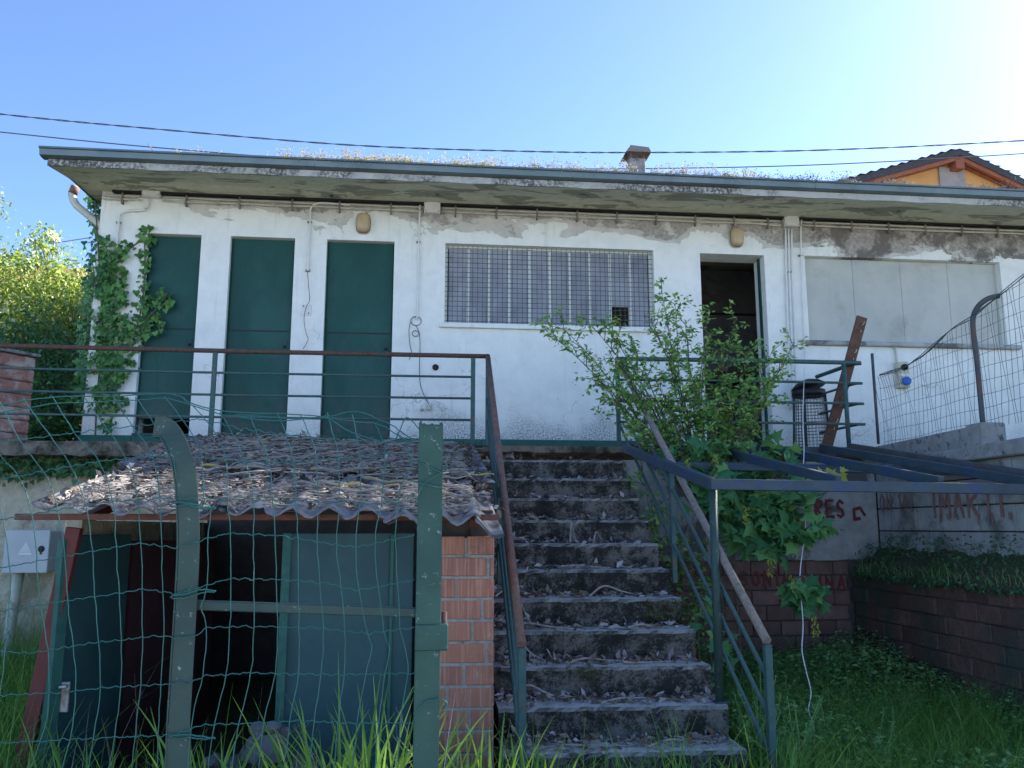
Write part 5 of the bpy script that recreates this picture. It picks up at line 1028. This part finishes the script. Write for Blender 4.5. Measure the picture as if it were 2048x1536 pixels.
for px0, px1, n, col, h in ((550, 620, 26, 'sedum_y', .12), (620, 700, 40, 'sedum_y', .13), (690, 770, 60, 'sedum_y', .13), (765, 815, 60, 'sedum_y', .08), (815, 900, 40, 'sedum_y', .11), (895, 1000, 80, 'sedum_y', .13),
                            (1005, 1110, 70, 'sedum_b', .12), (1100, 1190, 60, 'sedum_b', .13), (1190, 1260, 50, 'sedum_b', .14), (1290, 1360, 50, 'sedum_b', .12), (1350, 1440, 70, 'sedum_b', .14), (1430, 1500, 60, 'sedum_y', .12), (1500, 1600, 60, 'sedum_b', .10), (1590, 1690, 60, 'sedum_b', .12), (1740, 1800, 30, 'sedum_b', .10), (1900, 2040, 40, 'sedum_b', .12), (360, 440, 8, 'sedum_y', .07)):
    ks += 1; y_ = col == 'sedum_y'
    sedum('yellow and red stonecrop clump rooted along the gutter edge' if y_ else 'grey-pink stonecrop clump rooted along the gutter edge', px0, px1, n, col, h, ks, 'yellow stonecrop on the roof edge' if y_ else 'grey stonecrop on the roof edge')
for p, q in (((308, 303), (295, 287)), ((433, 310), (443, 301))): tag(MB().tube([at(*p, 8.0), at(*q, 8.0)], .005, 5).build('dry_stalk', MAT['deadwood']), 'dry stalk sticking up from the left end of the gutter', 'stalk', 'dry stalks on the gutter')

# ------------------------------------------------------------------ litter
def scatter(name, label, pts, size, seed, mat='litter', flat=.5):
    pts = np.asarray(pts, float); n = len(pts); tp = rnd(n); tp[:, 2] *= .45
    return tag(place(name, OVAL, pts, tp, rnd(n, flat) + np.array([0, 0, 1]), RNG.uniform(*size, n), MAT[mat]), label, 'leaf litter', kind='stuff')
N = 9000; x = RNG.uniform(-1.9, .42, N); y = RNG.uniform(4.42, 7.5, N); z = np.array([zr(a, b) for a, b in zip(x, y)]) + np.where(y > 5.62, .035, .008) + RNG.uniform(0, 1, N) ** 2 * .05
val = .5 - .5 * np.cos(2 * np.pi * (x + .10) / WP); keep = RNG.uniform(0, 1, N) < np.clip((y - 4.25) * .8, .15, 1) * (.30 + .7 * val)
scatter('roof_litter', 'thick dry leaf litter covering the corrugated shed roof', np.stack([x, y, z], 1)[keep], (.018, .07), 1, 'litter', .8)
m = MB(); r = random.Random(3)
for k in range(1700):
    x, y = r.uniform(-1.85, .30), r.uniform(4.45, 7.4); a = r.gauss(0, .9) if x < -.1 else r.gauss(3.14, .9); l = r.uniform(.05, .14) if r.random() < .7 else r.uniform(.15, .38); z = zr(x, y) + (.04 if y > 5.6 else .012) + r.uniform(0, .04); p = Vector((x, y, z)); d = Vector((math.cos(a), math.sin(a) * .8, r.gauss(0, .12))) * l
    m.tube([p, p + d * .35 + Vector((r.gauss(0, .02), r.gauss(0, .02), r.uniform(-.012, .012))), p + d * .7 + Vector((r.gauss(0, .02), r.gauss(0, .02), 0)), p + d], r.uniform(.0015, .0042), 4)
tag(m.build('roof_twigs', MAT['deadwood']), 'fine grey twigs mixed in the shed roof litter', 'twigs', kind='stuff')
for k in range(20):
    x, y = r.uniform(-1.5, .1), r.uniform(4.75, 7.0); a = r.gauss(0, .35); l = r.uniform(.3, .7); z = zr(x, y) + .07; p = Vector((x, y, z)); d = Vector((math.cos(a), math.sin(a), 0)) * l
    P = smooth_path([p, p + d * .33 + Vector((0, r.uniform(-.03, .03), .02)), p + d * .66 + Vector((0, r.uniform(-.04, .04), .01)), p + d], 4); P = [Vector((q.x, q.y, 1.634 + .205 * (q.y - 4.4) - .028 * (q.x + .75) + .065 + .008 * math.sin(i * 1.3))) for i, q in enumerate(P)]
    ly = k % 3 == 0; o = MB().tube(P, [.009 * (1 - .5 * i / len(P)) for i in range(len(P))], 6).build('fallen_branch', MAT['lichen' if ly else 'deadwood'])
    tag(o, 'lichen-yellow fallen branch lying on the shed roof' if ly else 'bare grey fallen branch lying on the shed roof', 'branch', 'lichened branches on the shed roof' if ly else 'grey branches on the shed roof')
c = at(795, 903, 6.6); tag(MB().box(c.x - .03, c.y - .02, c.z - .015, c.x + .03, c.y + .02, c.z + .025).build('plastic_scrap', MAT['redsteel'], None, .004), 'small dark red plastic scrap on the shed roof litter', 'scrap')
c = at(738, 990, 5.1); tag(MB().tube([c + Vector((-.06, 0, -.02)), c + Vector((.06, .05, .015))], .014, 8).build('plastic_tube', MAT['white']), 'short pale plastic tube lying in the roof litter', 'tube')
pts = []; r = random.Random(9)
for n in range(0, 11):
    yn = 4.72 + .276 * n; z = .36 + .18 * n; k = 380 if n < 9 else 110
    for _ in range(k):
        u = r.random() ** (2.1 if 2 < n < 9 else 1.1); x = SX0 + .03 + (SX1 - SX0 - .06) * u; v = r.random(); y = yn + .06 + .20 * (1 - v ** 2); pts.append((x, y, z + .006 + r.random() * (.06 * (1 - u / .45) + .012 if u < .45 else .012)))
scatter('step_litter', 'dry brown and grey leaves gathered on the stair treads', pts, (.018, .085), 2, 'slitter', .8)
pts = [(r.uniform(-.4, .4), r.uniform(4.3, 4.7), .1 + r.random() * .03) for _ in range(10)]
TW = [((1, .50, .9), (.02, .25, .1)), ((3, .60, .75), (0, .2, .16)), ((3, 1.35, 1.65), (.0, .1, .02)), ((4, 1.15, 1.55), (.0, .2, .07)), ((2, 1.25, 1.6), (.04, .1, .0)), ((1, 1.05, 1.5), (.02, .2, .02)), ((6, 1.12, 1.2), (0, .22, .15)), ((6, 1.3, 1.42), (0, .2, .08)), ((0, 1.25, 1.7), (.02, .15, .03)), ((5, 1.0, 1.4), (.05, .1, .02)), ((3, .55, 1.0), (.02, .0, .04)), ((8, 1.05, 1.3), (.04, .06, .01)), ((2, .52, .8), (.03, .2, .12)), ((4, .5, .85), (.03, .18, .06)), ((5, .52, .7), (.03, .2, .10)), ((0, .6, 1.2), (.02, .1, .02)), ((7, .5, .75), (.02, .1, .05)), ((2, .9, 1.3), (.02, .15, .03))]
for (n, xa, xb), (z0, yb, hh) in TW:
    yn = 4.72 + .276 * n + .05; z = .36 + .18 * n + .008
    P = smooth_path([(xa, yn, z + z0 * .3), (xa * .7 + xb * .3, yn + yb * .3, z + hh), (xa * .35 + xb * .65, yn + yb * .5, z + hh * .4), (xb, yn + yb * .6, z)], 4)
    tag(MB().tube(P, [.0085 * (1 - .6 * i / len(P)) for i in range(len(P))], 5).build('fallen_twig', MAT['deadwood']), 'thin dry twig lying across a stair tread', 'twig', 'dry twigs on the steps')
N = 700; a = RNG.uniform(0, 1, N); pos = np.stack([1.52 + .26 * a + RNG.normal(0, .02, N), np.full(N, 4.72 + .276 * 4 - .02) + RNG.normal(0, .008, N), .36 + .18 * 4 - RNG.uniform(.01, .17, N)], 1)
tag(place('moss_patch', OVAL, pos, rnd(N) + np.array([0, -.5, .2]), rnd(N), RNG.uniform(.008, .02, N), MAT['moss']), 'olive moss cushion on one stair riser by the right railing', 'moss', kind='stuff')

# ================================================================== BACKGROUND
hs = thing('hillside_house', 'orange house with dark tiled gable roof and wooden beams behind the building', 'house', (12.6, 18, 3.5))
HX, HZ = 12.66, 10.55
def hp(mb, nm, mat, bev=0):
    c, s_ = math.cos(.12), math.sin(.12); mb.v = [(HX + (x) * c - (y) * s_, 18 + x * s_ + y * c, z) for x, y, z in mb.v]; return wpart(mb, nm, MAT[mat], hs, bev)
SL = .345
for sg in (-1, 1):
    hp(MB().prism([(0, -.28, HZ), (0, 7, HZ), (0, 7, HZ - .24), (0, -.28, HZ - .24)], (0, 0, 0)) if 0 else MB().add([(0, -.28, HZ), (sg * 4.6, -.28, HZ - SL * 4.6), (sg * 4.6, 7, HZ - SL * 4.6), (0, 7, HZ), (0, -.28, HZ - .17), (sg * 4.6, -.28, HZ - SL * 4.6 - .17), (sg * 4.6, 7, HZ - SL * 4.6 - .17), (0, 7, HZ - .17)],
        [(0, 1, 2, 3), (4, 7, 6, 5), (0, 4, 5, 1), (1, 5, 6, 2), (2, 6, 7, 3), (3, 7, 4, 0)]), 'roof', 'rooftile')
    for k in range(16): x = sg * (.15 + k * .28); hp(MB().bar((x, -.29, HZ - SL * abs(x) + .0), (x, 6.9, HZ - SL * abs(x) + .0), .24, .014), 'tile_row', 'rooftile')
    hp(MB().bar((sg * .02, -.20, HZ - .225), (sg * 4.4, -.20, HZ - .225 - SL * 4.38), .08, .10), 'barge_beam', 'wood'); hp(MB().bar((sg * .02, -.05, HZ - .225), (sg * 4.4, -.05, HZ - .225 - SL * 4.38), .08, .10), 'barge_beam', 'wood')
    hp(MB().add([(0, -.26, HZ - .172), (sg * 4.5, -.26, HZ - .172 - SL * 4.5), (sg * 4.5, 0, HZ - .172 - SL * 4.5), (0, 0, HZ - .172)], [(0, 1, 2, 3)]), 'roof_boards', 'wood')
hp(MB().box(-.12, -.25, HZ - .50, .12, .1, HZ - .2), 'ridge_beam', 'wood', .01)
hp(MB().prism([(-3.9, .02, 3), (3.9, .02, 3), (3.9, .02, HZ - .2 - SL * 3.9), (0, .02, HZ - .2), (-3.9, .02, HZ - .2 - SL * 3.9)], (0, 6, 0)), 'wall', 'orange')
hp(MB().box(-.42, -.03, 3.2, .30, .015, HZ - .40), 'column', 'greyrender')
hp(MB().tube([(-.9, 2, HZ - .3), (-.9, 2, HZ + .12)], .07, 8), 'vent_pipe', 'redtile')
fh = thing('distant_house', 'red tiled roof of a distant house beyond the trees', 'house', (-10, 23, 4))
wpart(MB().box(-13, 22.4, 3.5, -8.2, 27, 7.9), 'wall', MAT['greyrender'], fh)
wpart(MB().add([(-13.3, 22, 7.8), (-7.9, 22, 7.8), (-7.9, 24.6, 8.95), (-13.3, 24.6, 8.95), (-7.9, 27.2, 7.8), (-13.3, 27.2, 7.8)], [(0, 1, 2, 3), (3, 2, 4, 5), (1, 4, 2), (0, 3, 5)]), 'roof', MAT['redtile'], fh)
ds = thing('satellite_dish', 'white satellite dish on a mast above the distant red roof', 'satellite dish', tuple(at(107, 492, 23.5)))
p = at(107, 472, 23.5); q = at(108, 496, 23.5); wpart(MB().tube([q - Vector((0, 0, .3)), q, p], .025, 6), 'mast', MAT['jbox'], ds)
dm = MB().lathe([(.001, .0), (.15, .012), (.30, .05), (.38, .085), (.385, .085), (.30, .06), (.001, .012)], (0, 0, 0), 24, 'y'); R = Matrix.Rotation(1.05, 3, 'Z') @ Matrix.Rotation(-.5, 3, 'X'); dm.v = [tuple(R @ (Vector(v) * .5) + p + Vector((.03, 0, .03))) for v in dm.v]
wpart(dm, 'reflector', MAT['jbox'], ds); wpart(MB().tube([p, p + Vector((.12, -.12, -.05)), p + Vector((.16, -.14, .03))], .012, 5), 'arm', MAT['jbox'], ds)
wpart(MB().bar(q + Vector((-.2, 0, .1)), q + Vector((1.0, 0, .35)), .02, .02), 'aerial', MAT['clamp'], ds)
YC = 13.6
P = smooth_path([at(x, y, YC) for x, y in ((-400, 180), (0, 228), (300, 257), (700, 290), (1024, 302), (1280, 305), (1650, 300), (2048, 281), (2400, 255))], 20)
m = MB()
for ph in (0, math.pi): m.tube([p + Vector((0, .009 * math.sin(i * 1.1 + ph), .009 * math.cos(i * 1.1 + ph))) for i, p in enumerate(P)], .0075, 5)
tag(m.build('overhead_cable', MAT['cable']), 'twisted overhead cable, the upper of two crossing the sky', 'cable')
P = smooth_path([at(x, y, YC + .6) for x, y in ((-400, 222), (0, 264), (300, 294), (700, 325), (1000, 336), (1300, 337), (1650, 329), (2048, 307), (2400, 280))], 12)
tag(MB().tube(P, .010, 6).build('overhead_cable', MAT['cable']), 'plain overhead cable, the lower of two running behind the roof edge', 'cable')
